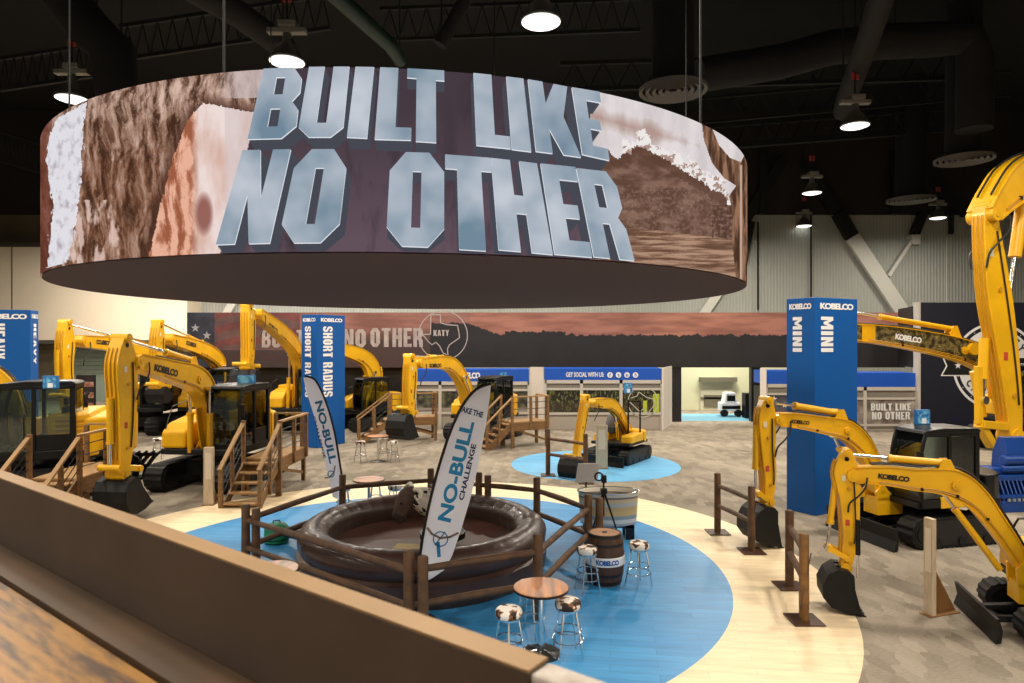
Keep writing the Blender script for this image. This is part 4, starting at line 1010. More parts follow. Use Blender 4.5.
for (dx, dy, w_) in ((-.6, .05, 'left of'), (.05, .55, 'behind'), (.6, .1, 'right of')):
    copy_tree(st, None, (gt3[0]+dx, gt3[1]+dy, .006), dx*2, 'cowhide bar stool %s the bar table behind the log rail' % w_)
g = ground(158, 459); copy_tree(st, None, (g.x, g.y, 0), .2, 'lone bar stool between the two near left excavators')

# striped tub on stand, display board, tripod
tb = thing('stock_tank', 'oval tub with striped plank wrap on a dark stand behind the barrel', 'tub', (2.02, 14.0, .006))
m = MB(); m.lathe([(.48, .26), (.56, .3), (.6, .95), (.62, .97), (.6, .97), (.57, .93), (.54, .5), (.001, .5)], 48, sx=1.05, sy=.55)
STR = bpy.data.materials.new('striped_wrap'); STR.use_nodes = True; nt = STR.node_tree; b = nt.nodes['Principled BSDF']; b.inputs['Roughness'].default_value = .5
tc = nt.nodes.new('ShaderNodeTexCoord'); sp = nt.nodes.new('ShaderNodeSeparateXYZ'); ml = nt.nodes.new('ShaderNodeMath'); ml.operation = 'MULTIPLY'; ml.inputs[1].default_value = 1.0
cr = nt.nodes.new('ShaderNodeValToRGB'); cr.color_ramp.interpolation = 'CONSTANT'
cols = [(.0, S(150, 160, 172)), (.34, S(196, 200, 204)), (.42, S(140, 152, 166)), (.5, S(206, 176, 122)), (.6, S(196, 168, 118)), (.68, S(184, 186, 186)), (.76, S(206, 186, 150)), (.84, S(120, 112, 104)), (.88, S(214, 206, 190))]
el_ = cr.color_ramp.elements; el_[0].position = 0; el_[0].color = cols[0][1]; el_[1].position = cols[1][0]; el_[1].color = cols[1][1]
for p_, c_ in cols[2:]: q_ = el_.new(p_); q_.color = c_
nt.links.new(tc.outputs['Object'], sp.inputs[0]); nt.links.new(sp.outputs[2], cr.inputs[0]); nt.links.new(cr.outputs[0], b.inputs['Base Color'])
m.build('tub', STR, tb, smooth=True)
m = torus(.61, .018, .965, 48, 8); 
for v in m.bm.verts: v.co.x *= 1.05; v.co.y *= .56
m.build('rim', CHR, tb, smooth=True)
for sx in (-1, 1):
    for sy in (-1, 1): m = MB(); m.box(sx*.42-.09, sx*.42+.09, sy*.17-.05, sy*.17+.05, 0, .3); m.build('leg', BLK, tb)
m = MB(); m.box(-.5, .5, -.22, .22, .24, .29); m.build('stand_shelf', BLK, tb)
r = thing('display_board', 'grey tilted display board standing behind the left end of the striped tub', 'board', (1.58, 14.62, .006), .1)
m = MB(); m.prism([(-.2, 1.0), (.3, 1.03), (.33, 1.42), (-.13, 1.42)], -.02, .02); m.build('board', mat('board_grey', S(170, 164, 160), .6), r)
m = MB(); m.tube([(0.05, 0.03, 0), (.05, .03, 1.1)], .02, 8); m.box(-.2, .3, -.15, .15, 0, .02); m.build('stand', BLK, r)
r = thing('tripod', 'black tripod with a round mirror-like head in front of the striped tub', 'tripod', (1.78, 12.95, .006))
hx = Vector((0, 0, 1.2))
for a in (-.4, 1.9, 3.6): m = MB(); m.tube([hx, (.42*math.cos(a), .42*math.sin(a), 0)], [.022, .012], 8); m.build('leg', BLK, r)
m = MB(); m.tube([(0, 0, .7), (0, 0, 1.38)], .018, 8); m.box(-.06, .06, -.06, .06, 1.15, 1.24); m.build('centre_column', BLK, r)
m = MB(); m.box(-.05, .05, -.06, .05, 1.36, 1.5); m.build('head', BLK, r, bevel=.01)
m = torus(.075, .018, 0, 28, 8); Mx = Matrix.Rotation(PI/2, 4, 'X'); m.bm.transform(Mx); m.build('round_frame', BLK, r, smooth=True, loc=(-.1, -.05, 1.48))

# ------------------------------------------------------------------ info posts beside the diggers
IP = mat('limed_wood', S(206, 186, 158), .6, var=.2, scale=4, stretch=(6, 6, 1)); BRK = mat('brown_bracket', S(124, 86, 46), .6)
def info_post(u0, u1, vt, vb, lab, yaw=0, brkt=0, lean=0):
    g = ground((u0+u1)/2, vb); zt_ = at(0, vt, g.y).z; w = (u1-u0)/F*g.y
    r = thing('info_post', lab, 'sign', (g.x, g.y, 0), yaw, 'tall wooden info posts')
    m = MB(); m.prism([(-w/2, 0), (w/2, 0), (w/2+lean, zt_), (-w/2+lean, zt_)], -.04, .04); m.build('board', IP, r, bevel=.008)
    m = MB(); m.box(-w*.3+lean*.8, w*.3+lean*.8, -.047, -.041, zt_*.45, zt_*.9); m.build('notice', mat('notice_print', S(222, 208, 186), .6), r)
    m = MB(); m.box(-w/2-.02, w/2+.02, -.1, .5, 0, .015); m.prism([(.04, .015), (.5, .015), (.04, .75)], -.015, .015, M=Matrix(((0, 1, 0, 0), (1, 0, 0, 0), (0, 0, 1, 0), (0, 0, 0, 1)))); m.build('bracket', BRK, r)
    return r
info_post(596, 607.5, 425, 469, 'pale wooden info post on the light blue circle in front of the small digger')
info_post(204, 214, 447, 505, 'pale wooden info post in front of the reflective cab beside the lumber stairs')
info_post(925, 935, 518, 615, 'grey-white info post with brown triangular bracket beside the front digger blade', yaw=-1.25, lean=.0)

# ------------------------------------------------------------------ feather flags
FLG = cloth_mat('flag_cloth', S(244, 244, 250)); TEAL = mat('flag_teal', S(20, 120, 168), .7); NVT = mat('flag_navy_text', S(30, 48, 84), .7); HRN = mat('flag_horn', S(120, 104, 96), .7)
def feather(name_lab, Y, poly, pole, lean_dir, texts, group='feather flags', flip=False):
    base = at(pole[0][0], pole[0][1], Y)
    r = thing('feather_flag', name_lab, 'flag', (base.x, Y, .006), 0, group); o_ = Vector((base.x, Y, .006))
    q = [at(u, v, Y)-o_ for u, v in poly]
    m = MB(); m.prism([(p.x, p.z) for p in q], -.004, .004); cl = m.build('cloth', FLG, r)
    P = [at(u, v, Y)-o_ for u, v in pole]; g0 = Vector((P[0].x-.02, 0, 0))
    m = MB(); m.tube([g0]+smooth_pts([tuple(p) for p in P], 4), .022, 8); m.build('pole', BLK, r, smooth=True)
    m = MB(); m.lathe([(.28, 0), (.28, .02), (.05, .04), (.03, .2)], 20); m.build('ground_base', BLK, r, loc=(g0.x, 0, 0))
    for kind, txt, ua, va, ub, vb, hh, mt in texts:
        A = at(ua, va, Y)-o_; B = at(ub, vb, Y)-o_; d = (B-A); up = Vector((-d.z, 0, d.x)).normalized()
        text_label(txt, (A+B)/2+Vector((0, -.008, 0)), d, up, d.length, mt, r, height=hh, bold=.035)
    return r, o_
near_poly = [(419,585),(420,560),(424,530),(431,497),(440,463),(451,430),(463,405),(476,390),(491,384),(490,395),(486,425),(479,462),(470,500),(461,530),(452,556),(444,570),(434,577),(424,583)]
near_pole = [(419,585),(420,558),(424,530),(431,497),(440,463),(451,430),(463,405),(476,389.5),(491,383.5)]
r, o_ = feather('large white feather flag reading NO-BULL CHALLENGE in front of the inflatable', 9.75, near_poly, near_pole, 0,
    [('t', 'TAKE THE', 459, 408, 483, 415, .085, NVT), ('t', 'NO-BULL', 444, 521, 468, 421, .2, TEAL), ('t', 'CHALLENGE', 461, 500, 474, 444, .075, NVT)])
fl = lambda u, v: at(u, v, 9.74)-o_
poly_label(ring_poly(440.5, 539, 6.6, 7.8, 28), fl, TEAL, r, 'emblem_ring')
poly_label(line_poly([(427.5,528),(432,534),(440,538),(450,537),(458,533)], 2.2), fl, HRN, r, 'emblem_horns'); poly_label(line_poly([(438,543),(439,556)], 3.5)+line_poly([(435,545),(445,532)], 1.2), fl, TEAL, r, 'emblem_skull')
far_poly = [(341.5,501),(333,497),(327,470),(320,440),(313,412),(306,390),(303.5,378),(307,376),(314,379),(321,390),(328,408),(334,430),(339,458),(342,480),(342.5,500)]
far_pole = [(341.5,502),(342,480),(339,458),(334,430),(328,408),(321,390),(314,379),(305,376)]
r, o_ = feather('smaller white feather flag in front of the blue middle tower', 14.6, far_poly, far_pole, 0,
    [('t', 'NO-BULL', 318.5, 401, 333.5, 463, .17, TEAL), ('t', 'CHALLENGE', 314, 416, 325, 458, .05, NVT)], flip=True)
fl2 = lambda u, v: at(u, v, 14.59)-o_
poly_label(ring_poly(331, 474, 2.6, 3.5, 20), fl2, TEAL, r, 'emblem_ring'); poly_label(line_poly([(325,478),(330,477),(334,472),(335,466)], 1.3), fl2, HRN, r, 'emblem_horns')

# ------------------------------------------------------------------ foreground timber ledge (near the viewer)
d = Vector((-.799, .602, 0)); n = Vector((.602, .799, 0))
if n.y < 0: n = -n
a_ = .45; zt_ = H-a_; po = 1.737*a_; pi_ = 1.635*a_; zlow = H-1.47*a_
def nl(s_, p, z): return d*s_+n*p+Vector((0, 0, z))
EDGEW = mat('shaded_ledge_timber', S(70, 55, 43), .6, var=.3, scale=3, stretch=(1, 1, 1));  # dark tone holds the shade on the board's inner face
m = MB()
Ml = Matrix(((d.x, n.x, 0, 0), (d.y, n.y, 0, 0), (0, 0, 1, 0), (0, 0, 0, 1)))
# screen right end at u~540
def s_at(u, v, z):
    g_ = ground(u, v, z); return g_.dot(d)
sr = s_at(541, 665, zt_)
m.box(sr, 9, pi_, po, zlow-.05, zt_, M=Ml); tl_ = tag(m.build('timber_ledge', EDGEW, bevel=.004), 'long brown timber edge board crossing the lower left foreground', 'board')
m = MB(); m.box(sr, 9, pi_-.001, po+.001, zt_, zt_+.004, M=Ml); m.build('lit_top_edge', mat('lit_ledge_timber', S(138, 108, 70), .55, var=.2, scale=3), tl_)  # lighter tone paints the light on the board's top
m = MB(); m.box(sr-1.2, sr-.002, pi_, po, zlow-.05, zt_, M=Ml); tag(m.build('timber_ledge', mat('worn_white_paint', S(178, 172, 164), .6, col2=S(128, 112, 96), scale=14), bevel=.006), 'worn white painted end of the edge board at the bottom centre', 'board')
DW = bpy.data.materials.new('stained_planks'); DW.use_nodes = True; nt = DW.node_tree; b = nt.nodes['Principled BSDF']; b.inputs['Roughness'].default_value = .45
tc = nt.nodes.new('ShaderNodeTexCoord'); mp = nt.nodes.new('ShaderNodeMapping'); mp.inputs['Rotation'].default_value = (0, 0, -math.atan2(d.y, d.x)); nt.links.new(tc.outputs['Object'], mp.inputs[0])
mp2 = nt.nodes.new('ShaderNodeMapping'); mp2.inputs['Scale'].default_value = (4, 26, 1); nt.links.new(mp.outputs[0], mp2.inputs[0])
n1_ = nt.nodes.new('ShaderNodeTexNoise'); n1_.inputs['Scale'].default_value = 1.6; n1_.inputs['Detail'].default_value = 4; nt.links.new(mp2.outputs[0], n1_.inputs['Vector'])
cr = nt.nodes.new('ShaderNodeValToRGB'); e = cr.color_ramp.elements; e[0].position = .36; e[0].color = S(66, 44, 26); e[1].position = .60; e[1].color = S(140, 98, 36)
nt.links.new(n1_.outputs['Fac'], cr.inputs[0]); nt.links.new(cr.outputs[0], b.inputs['Base Color'])
for k in range(3):
    m = MB(); w0 = .105+k*.2; m.box(-1.5, 9, pi_-w0-.195, pi_-w0, zlow-.06, zlow-.01, M=Ml); tag(m.build('deck_plank', DW, bevel=.004), 'stained golden-brown deck plank in the lower left corner, %s the dark strip' % ('next to', 'second from', 'third from')[k], 'plank', 'golden deck planks')
m = MB(); m.box(-1.5, 9, pi_-.1, pi_-.003, zlow-.05, zlow, M=Ml); tag(m.build('kick_strip', mat('dark_strip', S(70, 50, 30), .6, var=.3, scale=4)), 'dark brown strip at the foot of the timber edge board', 'board')
for s_ in (.2, 2.6, 5.0):
    m = MB(); m.box(s_, s_+.09, pi_-.3, pi_-.2, 0, zlow-.061, M=Ml); tag(m.build('deck_support', WOOD), 'timber post carrying the foreground deck', 'post', 'deck supports')
CAMO = bpy.data.materials.new('camouflage_wrap'); CAMO.use_nodes = True; nt = CAMO.node_tree; b = nt.nodes['Principled BSDF']; b.inputs['Roughness'].default_value = .5
tc = nt.nodes.new('ShaderNodeTexCoord'); nz = nt.nodes.new('ShaderNodeTexNoise'); nz.inputs['Scale'].default_value = 5; nz.inputs['Detail'].default_value = 4
cr = nt.nodes.new('ShaderNodeValToRGB'); cr.color_ramp.interpolation = 'CONSTANT'; e = cr.color_ramp.elements; e[0].color = S(44, 38, 22); e[1].position = .45; e[1].color = S(92, 84, 44)
for p_, c_ in ((.53, S(132, 116, 70)), (.6, S(60, 58, 34)), (.66, S(176, 158, 110))): q_ = cr.color_ramp.elements.new(p_); q_.color = c_
nt.links.new(tc.outputs['Object'], nz.inputs['Vector']); nt.links.new(nz.outputs['Fac'], cr.inputs[0]); nt.links.new(cr.outputs[0], b.inputs['Base Color'])
BKT = mat('bucket_black_steel', (.009, .0088, .0085, 1), .55, spec=.3, metal=0, var=.35, scale=5)
PLC = attr_mat('mural_print', .75)

def excavator(label, P, h, k=1.0, th=None, boom=(), arm=(), mini=False, cab='full', bh=1.0, body_mat=None, cw_mat=None, btk=.30, atk=.26, arm_cyl=None, bkt=None, link=None, text=None, blade=False, boom_mat=None, coupler=None, tl=3.5, yb=0.0, bucket_cyl=None, text_mat=None, boom_cyl=True, hood=True, name='excavator', cat='excavator', canopy_seat=False, body=True):
    h = Vector((h[0], h[1], 0)).normalized(); left = Vector((-h.y, h.x, 0)); P = Vector((P[0], P[1], 0))
    r = thing(name, label, cat, P, math.atan2(h.y, h.x))
    cam_side = 1 if (-P).dot(left) > 0 else -1
    def Q(u, v):
        d = ray(u, v); pp = P+left*yb; t = pp.dot(left)/d.dot(left)
        w = Vector((0, 0, H))+d*t
        return ((w-Vector((P.x, P.y, 0))).dot(h), w.z)
    # ---- undercarriage
    a_t = 0 if th is None else math.atan2(th[1], th[0])-math.atan2(h.y, h.x)
    T = Matrix.Rotation(a_t, 4, 'Z')
    Lt, Ht, wt, G = tl*k/2, .76*k, .5*k, .95*k
    def stad(Lh, R, n=14):
        pts = []
        for i in range(n+1): a = -PI/2+PI*i/n; pts.append((Lh-R+R*math.cos(a), R+R*math.sin(a)))
        for i in range(n+1): a = PI/2+PI*i/n; pts.append((-Lh+R+R*math.cos(a), R+R*math.sin(a)))
        return pts
    def per(pts, step):
        out = []; 
        n = len(pts)
        for i in range(n):
            p, q = Vector(pts[i]), Vector(pts[(i+1) % n]); L = (q-p).length; c = max(1, int(L/step))
            for j in range(c): out.append(p.lerp(q, j/c))
        return out
    for sy in (-1, 1):
        R = Ht/2; base = per(stad(Lt, R), .07*k); cen = Vector((0, R)); pts = []
        for i, p in enumerate(base):
            cx_ = max(-Lt+R, min(Lt-R, p.x)); d = (p-Vector((cx_, R)));
            d = d.normalized() if d.length > 1e-6 else Vector((0, 1))
            q = p+d*(.0 if i % 2 else -.028*k); pts.append((q.x, max(q.y, 0.0)))
        m = MB(); m.prism(pts, sy*G-wt/2, sy*G+wt/2, M=T); tr = m.build('track', RUB, r)
        inner = [(x, z) for x, z in stad(Lt-.1*k, R-.09*k)]; inner = [(x, z+.09*k) for x, z in inner]
        m = MB(); 
        for s2 in (-1, 1): m.prism(inner, sy*G+s2*(wt/2-.01), sy*G+s2*(wt/2+.012*k), M=T)
        m.build('side_frame', DKG, tr)
        for wx, rr_ in [(-Lt+R, R*.62), (Lt-R, R*.62)]+[(-Lt*.5, R*.3), (0, R*.3), (Lt*.5, R*.3)]:
            zz = R if abs(wx) > Lt*.6 else R*.42
            m = MB(); m.tube([(wx, sy*(G-wt/2-.03*k), zz), (wx, sy*(G+wt/2)+sy*.04*k, zz)], rr_, 16, M=T); m.build('sprocket' if wx < -Lt*.6 else 'idler' if wx > Lt*.6 else 'roller', BLK, tr)
    m = MB(); m.box(-.7*k, .7*k, -G, G, .3*k, .72*k, M=T); m.tube([(0, 0, .7*k), (0, 0, .96*k)], .55*k, 24); m.build('carbody', DKG, r, bevel=.02)
    if blade:
        m = MB(); bw = (G+wt/2); bxx = Lt+.38*k
        m.prism([(bxx, .02), (bxx+.12*k, .0), (bxx+.04*k, .25*k), (bxx+.1*k, .55*k), (bxx+.04*k, .56*k), (bxx-.03*k, .3*k)], -bw, bw, M=T); bl = m.build('dozer_blade', BKT, r)
        m = MB()
        for sy in (-1, 1): m.bar((bxx, sy*.35*k, .25*k), (.5*k, sy*.45*k, .4*k), .1*k, .14*k, M=T)
        m.build('blade_arm', DKG, bl)
        m = MB(); m.tube([(bxx-.05*k, 0, .4*k), (.5*k, 0, .6*k)], .06*k, 10, M=T); m.build('blade_cylinder', BLK, bl)
    # ---- upper structure
    if body:
        zd = .96*k
        m = MB(); m.box(-1.25*k, 1.2*k, -1.13*k, 1.13*k, zd, zd+.16*k); m.build('deck_frame', BLK if mini else DKG, r, bevel=.02)
        arc = [(-.75*k, 1.16*k)]+[(-.75*k-1.0*k*math.sin(PI*i/14)**.8, 1.16*k*math.cos(PI*i/14)) for i in range(1, 14)]+[(-.75*k, -1.16*k)]
        m = MB(); m.prism(arc, zd+.02, zd+bh*k, axis='z'); m.build('counterweight', cw_mat or YEL, r, bevel=.06*k)
        if hood:
            m = MB(); m.box(-.85*k, .05*k, -1.1*k, 1.1*k, zd+.17*k, zd+1.12*k); m.build('engine_hood', body_mat or YEL, r, bevel=.06*k)
            m = MB(); m.prism([(.0, zd+.17*k), (1.2*k, zd+.17*k), (1.18*k, zd+.62*k), (.85*k, zd+.85*k), (0, zd+1.0*k)], -1.14*k, -.42*k); m.build('tank_cover', body_mat or YEL, r, bevel=.07*k)
            if body_mat:
                m = MB(); m.box(-1.0*k, .75*k, 1.145*k, 1.2*k, zd+.0*k, zd+.26*k); m.build('side_cover', YEL, r, bevel=.02)
            for sy in (-1, 1):
                m = MB()
                for i in range(6): m.box(-.72*k, -.12*k, sy*1.105*k-.012, sy*1.105*k+.012, zd+(.3+.12*i)*k, zd+(.36+.12*i)*k)
                m.build('vent_louvre', YELD if not mini else BLK, r)
            m = MB(); m.tube([(-.45*k, -.55*k, zd+1.1*k), (-.45*k, -.55*k, zd+1.45*k), (-.5*k, -.6*k, zd+1.52*k)], .05*k, 10); m.build('exhaust_pipe', BLK, r, smooth=True)
            m = MB(); m.tube([(.1*k, -1.05*k, zd+1.0*k), (.1*k, -1.05*k, zd+1.4*k), (.8*k, -1.05*k, zd+1.3*k), (1.1*k, -1.05*k, zd+.7*k)], .018, 6); m.build('hand_rail', BLK, r)
    if not hood and body:
        for sy in (-1, 1):
            m = MB(); m.prism([(-.7*k, zd+.1*k), (.95*k, zd+.1*k), (.9*k, zd+.5*k), (-.7*k, zd+.56*k)], sy*.5*k, sy*1.12*k); m.build('side_cover', body_mat or YEL, r, bevel=.05*k)
        if body_mat:
            m = MB(); m.box(-.6*k, .6*k, 1.145*k, 1.2*k, zd+.0*k, zd+.28*k); m.build('side_cover', YEL, r, bevel=.02)
    if cab == 'full':
        x0, x1, y0, y1, z0, z1 = -.55*k, 1.08*k, .24*k, 1.14*k, .98*k, 2.78*k
        fx = lambda z: x1+(.06*k*math.sin(PI*(z-z0)/(z1-z0)))-(.0 if z < z0+1.1*k else .10*k*((z-z0-1.1*k)/(z1-z0-1.1*k))**2)
        zs = [z0+(z1-z0)*i/8 for i in range(9)]
        c_ = thing_part(r, 'cab')
        m = MB(); pw = .085*k
        for y in (y0, y1): m.tube([(fx(z), y, z) for z in zs], pw*.6, 6)
        for y in (y0, y1):
            m.box(x0, x0+pw*1.4, y-pw/2, y+pw/2, z0, z1); m.box(.28*k, .28*k+pw, y-pw/2, y+pw/2, z0, z1); m.box(x0, fx(z1), y-pw/2, y+pw/2, z1-pw, z1); m.box(x0, x1, y-pw/2, y+pw/2, z0, z0+.2*k)
        m.box(x0, x0+pw, y0, y1, z0, z0+.5*k); m.box(x1-.02, x1+.04*k, y0, y1, z0, z0+.28*k); m.box(x0, x0+pw, y0, y1, z1-pw, z1); m.box(fx(z1)-pw, fx(z1), y0, y1, z1-pw, z1)
        m.box(x0, .28*k, y0-.01, y0+.03*k, z0, z0+.4*k); m.box(x0, .28*k, y1-.03*k, y1+.005, z0, z0+.6*k)
        c_ = m.build('cab_frame', BLK, r, bevel=.01)
        m = MB(); m.prism([(x0-.03*k, z1), (fx(z1)+.1*k, z1), (fx(z1)+.04*k, z1+.07*k), (x1-.6*k, z1+.12*k), (x0+.05*k, z1+.1*k), (x0-.03*k, z1+.04*k)], y0-.05*k, y1+.05*k); m.build('cab_roof', BLK, r, bevel=.02)
        m = MB()
        for za, zb_ in zip(zs[1:], zs[2:]): m.box(0, 0, 0, 0, 0, 0) if False else m.prism([(fx(za)-.006, za), (fx(za)+.006, za), (fx(zb_)+.006, zb_), (fx(zb_)-.006, zb_)], y0+.04*k, y1-.04*k)
        m.build('windscreen', GLS, r)
        for y, nm in ((y1, 'door_glass'), (y0, 'side_glass')):
            m = MB(); m.box(.38*k, x1-.02*k, y-.006, y+.006, z0+.22*k, z1-.1*k); m.build(nm, GLS, r)
            m = MB(); m.box(x0+.12*k, .28*k, y-.006, y+.006, z0+(.62 if y == y1 else .42)*k, z1-.1*k); m.build('quarter_glass', GLS, r)
        m = MB(); m.box(x0-.004, x0+.008, y0+.1*k, y1-.1*k, z0+.52*k, z1-.12*k); m.build('rear_glass', GLS, r)
        m = MB(); m.tube([(.5*k, y1+.04*k, z0+.35*k), (.5*k, y1+.08*k, z0+.5*k), (.5*k, y1+.08*k, z0+.95*k), (.5*k, y1+.04*k, z0+1.1*k)], .016*k, 6); m.build('door_handle', BLK, r)
        ym = (y0+y1)/2
        m = MB(); m.box(-.25*k, .35*k, ym-.25*k, ym+.25*k, z0+.4*k, z0+.56*k); m.box(-.35*k, -.2*k, ym-.25*k, ym+.25*k, z0+.5*k, z0+1.25*k); m.box(-.33*k, -.22*k, ym-.14*k, ym+.14*k, z0+1.28*k, z0+1.48*k); m.box(-.2*k, .2*k, ym-.2*k, ym+.2*k, z0, z0+.42*k); m.build('operator_seat', SEAT, r, bevel=.04*k)
        m = MB(); m.tube([(.75*k, ym-.1*k, z0+.1*k), (.72*k, ym-.1*k, z0+.85*k)], .02*k, 6); m.tube([(.75*k, ym+.1*k, z0+.1*k), (.72*k, ym+.1*k, z0+.85*k)], .02*k, 6); m.box(.8*k, .9*k, y0+.1*k, y0+.3*k, z0+.75*k, z0+1.0*k); m.build('control_levers', BLK, r)
        m = MB(); m.tube([(x1+.02, y1, z0+1.2*k), (x1+.22*k, y1+.12*k, z0+1.3*k)], .012*k, 5); m.box(x1+.2*k, x1+.24*k, y1+.06*k, y1+.24*k, z0+1.05*k, z0+1.4*k); m.build('mirror', BLK, r)
    elif cab == 'rops':
        m = MB(); zd = .96*k
        for y in (.25*k, .95*k): m.tube([(-.62*k, y, zd), (-.62*k, y, zd+2.2*k), (-.55*k, y, zd+2.3*k)], .05*k, 8)
        m.bar((-.58*k, .25*k, zd+2.25*k), (-.58*k, .95*k, zd+2.25*k), .09*k); m.build('roll_frame', BLK, r)
        m = MB(); m.box(-.35*k, .25*k, -.85*k, -.2*k, zd+.5*k, zd+.85*k) ; m.build('operator_seat', SEAT, r, bevel=.04*k)
        m = MB(); m.loft([((-.3*k, -.5*k, zd+.6*k), (0, .42*k, 0), (.25*k, 0, 0)), ((-.3*k, -.5*k, zd+1.0*k), (0, .46*k, 0), (.28*k, 0, 0)), ((-.32*k, -.5*k, zd+1.4*k), (0, .36*k, 0), (.22*k, 0, 0)), ((-.34*k, -.5*k, zd+1.58*k), (0, .14*k, 0), (.08*k, 0, 0))], 16); m.build('seat_cover', mat('grey_cover', S(92, 86, 88), .7), r, smooth=True)
        for y in (-.22*k, .22*k): m = MB(); m.tube([(.75*k, y, zd+.2*k), (.7*k, y, zd+.95*k)], .02*k, 6); m.build('control_lever', BLK, r)
    # ---- boom
    BM = boom_mat or YEL
    bc = [Q(u, v)+(w,) for u, v, w in boom]; ac = [Q(u, v)+(w,) for u, v, w in arm]
    ol = outline(bc); m = MB(); m.prism(ol, yb-btk/2*1.0, yb+btk/2*1.0); bo = m.build('boom', BM, r, bevel=.02)
    # flange lines
    c_s = smooth_pts(bc, 5)
    m = MB()
    for sg in (-1, 1):
        pts = []
        for i, p in enumerate(c_s):
            a = c_s[max(i-1, 0)]; b2 = c_s[min(i+1, len(c_s)-1)]; t = Vector((b2[0]-a[0], b2[1]-a[1])).normalized(); n_ = Vector((-t.y, t.x))*p[2]/2*sg
            pts.append((p[0]+n_.x, p[1]+n_.y))
        for p, q in zip(pts, pts[1:]): m.bar((p[0], yb, p[1]), (q[0], yb, q[1]), btk+.06*k, .025*k)
    m.build('boom_flange', YEL, bo)
    def boss(pt, rad, wid, nm='pin_boss', mt=None, par=None):
        mm = MB(); mm.tube([(pt[0], yb-wid/2, pt[1]), (pt[0], yb+wid/2, pt[1])], rad, 18); mm.tube([(pt[0], yb-wid/2-.02, pt[1]), (pt[0], yb+wid/2+.02, pt[1])], rad*.45, 12); mm.build(nm, mt or YEL, par or r)
    tip = bc[-1]; ft = bc[0]; kn = bc[len(bc)//2]
    boss(tip, tip[2]*.42, btk+.12, par=bo); boss(ft, ft[2]*.45, btk+.16, par=bo); boss(kn, kn[2]*.18, btk+.08, par=bo)
    # swing bracket / foot mount
    m = MB(); zf = ft[1]; hx_ = ft[0]
    for sy in (-1, 1): m.prism([(hx_-.45*k, .98*k), (hx_+.18*k, .98*k), (hx_+.2*k, zf), (hx_, zf+.22*k), (hx_-.18*k, zf)], yb+sy*(btk/2+.05), yb+sy*(btk/2+.1))
    m.box(min(hx_-.3*k, .8*k), hx_+.16*k, yb-btk/2-.1, yb+btk/2+.1, .62*k if mini else .98*k, 1.06*k); m.build('boom_bracket', YEL, r)
    # boom cylinders
    def hyd(p0, p1, rad, split, ys, nm):
        for yo in ys:
            A = Vector((p0[0], yb+yo, p0[1])); B = Vector((p1[0], yb+yo, p1[1])); C_ = A.lerp(B, split); 
            mm = MB(); mm.tube([A, C_], rad, 14); mm.tube([C_-(B-A).normalized()*.05, C_], rad*1.18, 14); hc = mm.build(nm, YEL, r, smooth=True)
            mm = MB(); mm.tube([C_, B], rad*.5, 10); mm.tube([B+Vector((0, -.08*k, 0)), B+Vector((0, .08*k, 0))], rad*.95, 12); mm.build('rod', CHR, hc, smooth=True)
    if boom_cyl:
        lo = (ft[0]+.42*k, ft[1]-.12*k)
        i_ = max(1, int(len(c_s)*.52)); p = c_s[i_]
        if mini:
            t0 = c_s[int(len(c_s)*.3)]; 
            hyd(lo, (c_s[int(len(c_s)*.55)][0]+.05, c_s[int(len(c_s)*.55)][1]-c_s[int(len(c_s)*.55)][2]*.45), .075*k, .8, (0,), 'boom_cylinder')
        else: hyd(lo, (p[0], p[1]-p[2]*.15), .085*k, .62, (-btk/2-.12, btk/2+.12), 'boom_cylinder')
    # ---- arm
    ol = outline(ac); m = MB(); m.prism(ol, yb-atk/2, yb+atk/2); ao = m.build('arm', YEL, r, bevel=.02)
    for i_, fq in enumerate((.3, .62)):
        aa = smooth_pts(ac, 5); q_ = aa[int(len(aa)*fq)]; yy = yb+cam_side*(atk/2+.006)
        m = MB(); m.box(q_[0]+.04*k, q_[0]+.13*k, yy-.004, yy+.004, q_[1]-.08*k, q_[1]+.06*k); m.build('warning_label', mat('label_red', S(190, 70, 50), .5) if i_ else mat('label_cream', S(225, 215, 190), .5), ao)
    bt_ = ac[-1]; tp = ac[0]
    boss(bt_, bt_[2]*.5, atk+.1, par=ao); boss(tp, .1*k, atk+.1, par=ao)
    a_s = smooth_pts(ac, 4)
    m = MB()
    for yo in (-atk*.3, 0, atk*.3):
        pts = []
        for i, p in enumerate(a_s[2:-2]):
            a = a_s[i]; b2 = a_s[i+3]; t = Vector((b2[0]-a[0], b2[1]-a[1])).normalized(); n_ = Vector((t.y, -t.x))*(-(p[2]/2+.03))
            pts.append((p[0]+n_.x, yb+yo, p[1]+n_.y))
        m.tube(pts, .011*k+.003, 6)
    m.build('hydraulic_pipe', YELD, ao, smooth=True)
    # hoses along boom top and a loop at the joint
    m = MB()
    for yo in (-btk*.3, btk*.3):
        pts = []; pn = None
        for i, p in enumerate(c_s[4:-3]):
            a = c_s[i+3]; b2 = c_s[i+5]; t = Vector((b2[0]-a[0], b2[1]-a[1])).normalized(); n_ = Vector((-t.y, t.x)); 
            if pn is None: pn = Vector((0, 1)) if abs(t.x) > .3 else Vector((-.3, .95))
            if n_.dot(pn) < 0: n_ = -n_
            pn = n_
            pts.append((p[0]+n_.x*(p[2]/2+.02+.03*k), yb+yo, p[1]+n_.y*(p[2]/2+.02+.03*k)))
        if len(pts) > 1: m.tube(pts, .014*k+.006, 6)
        mid_arm = a_s[len(a_s)//3]
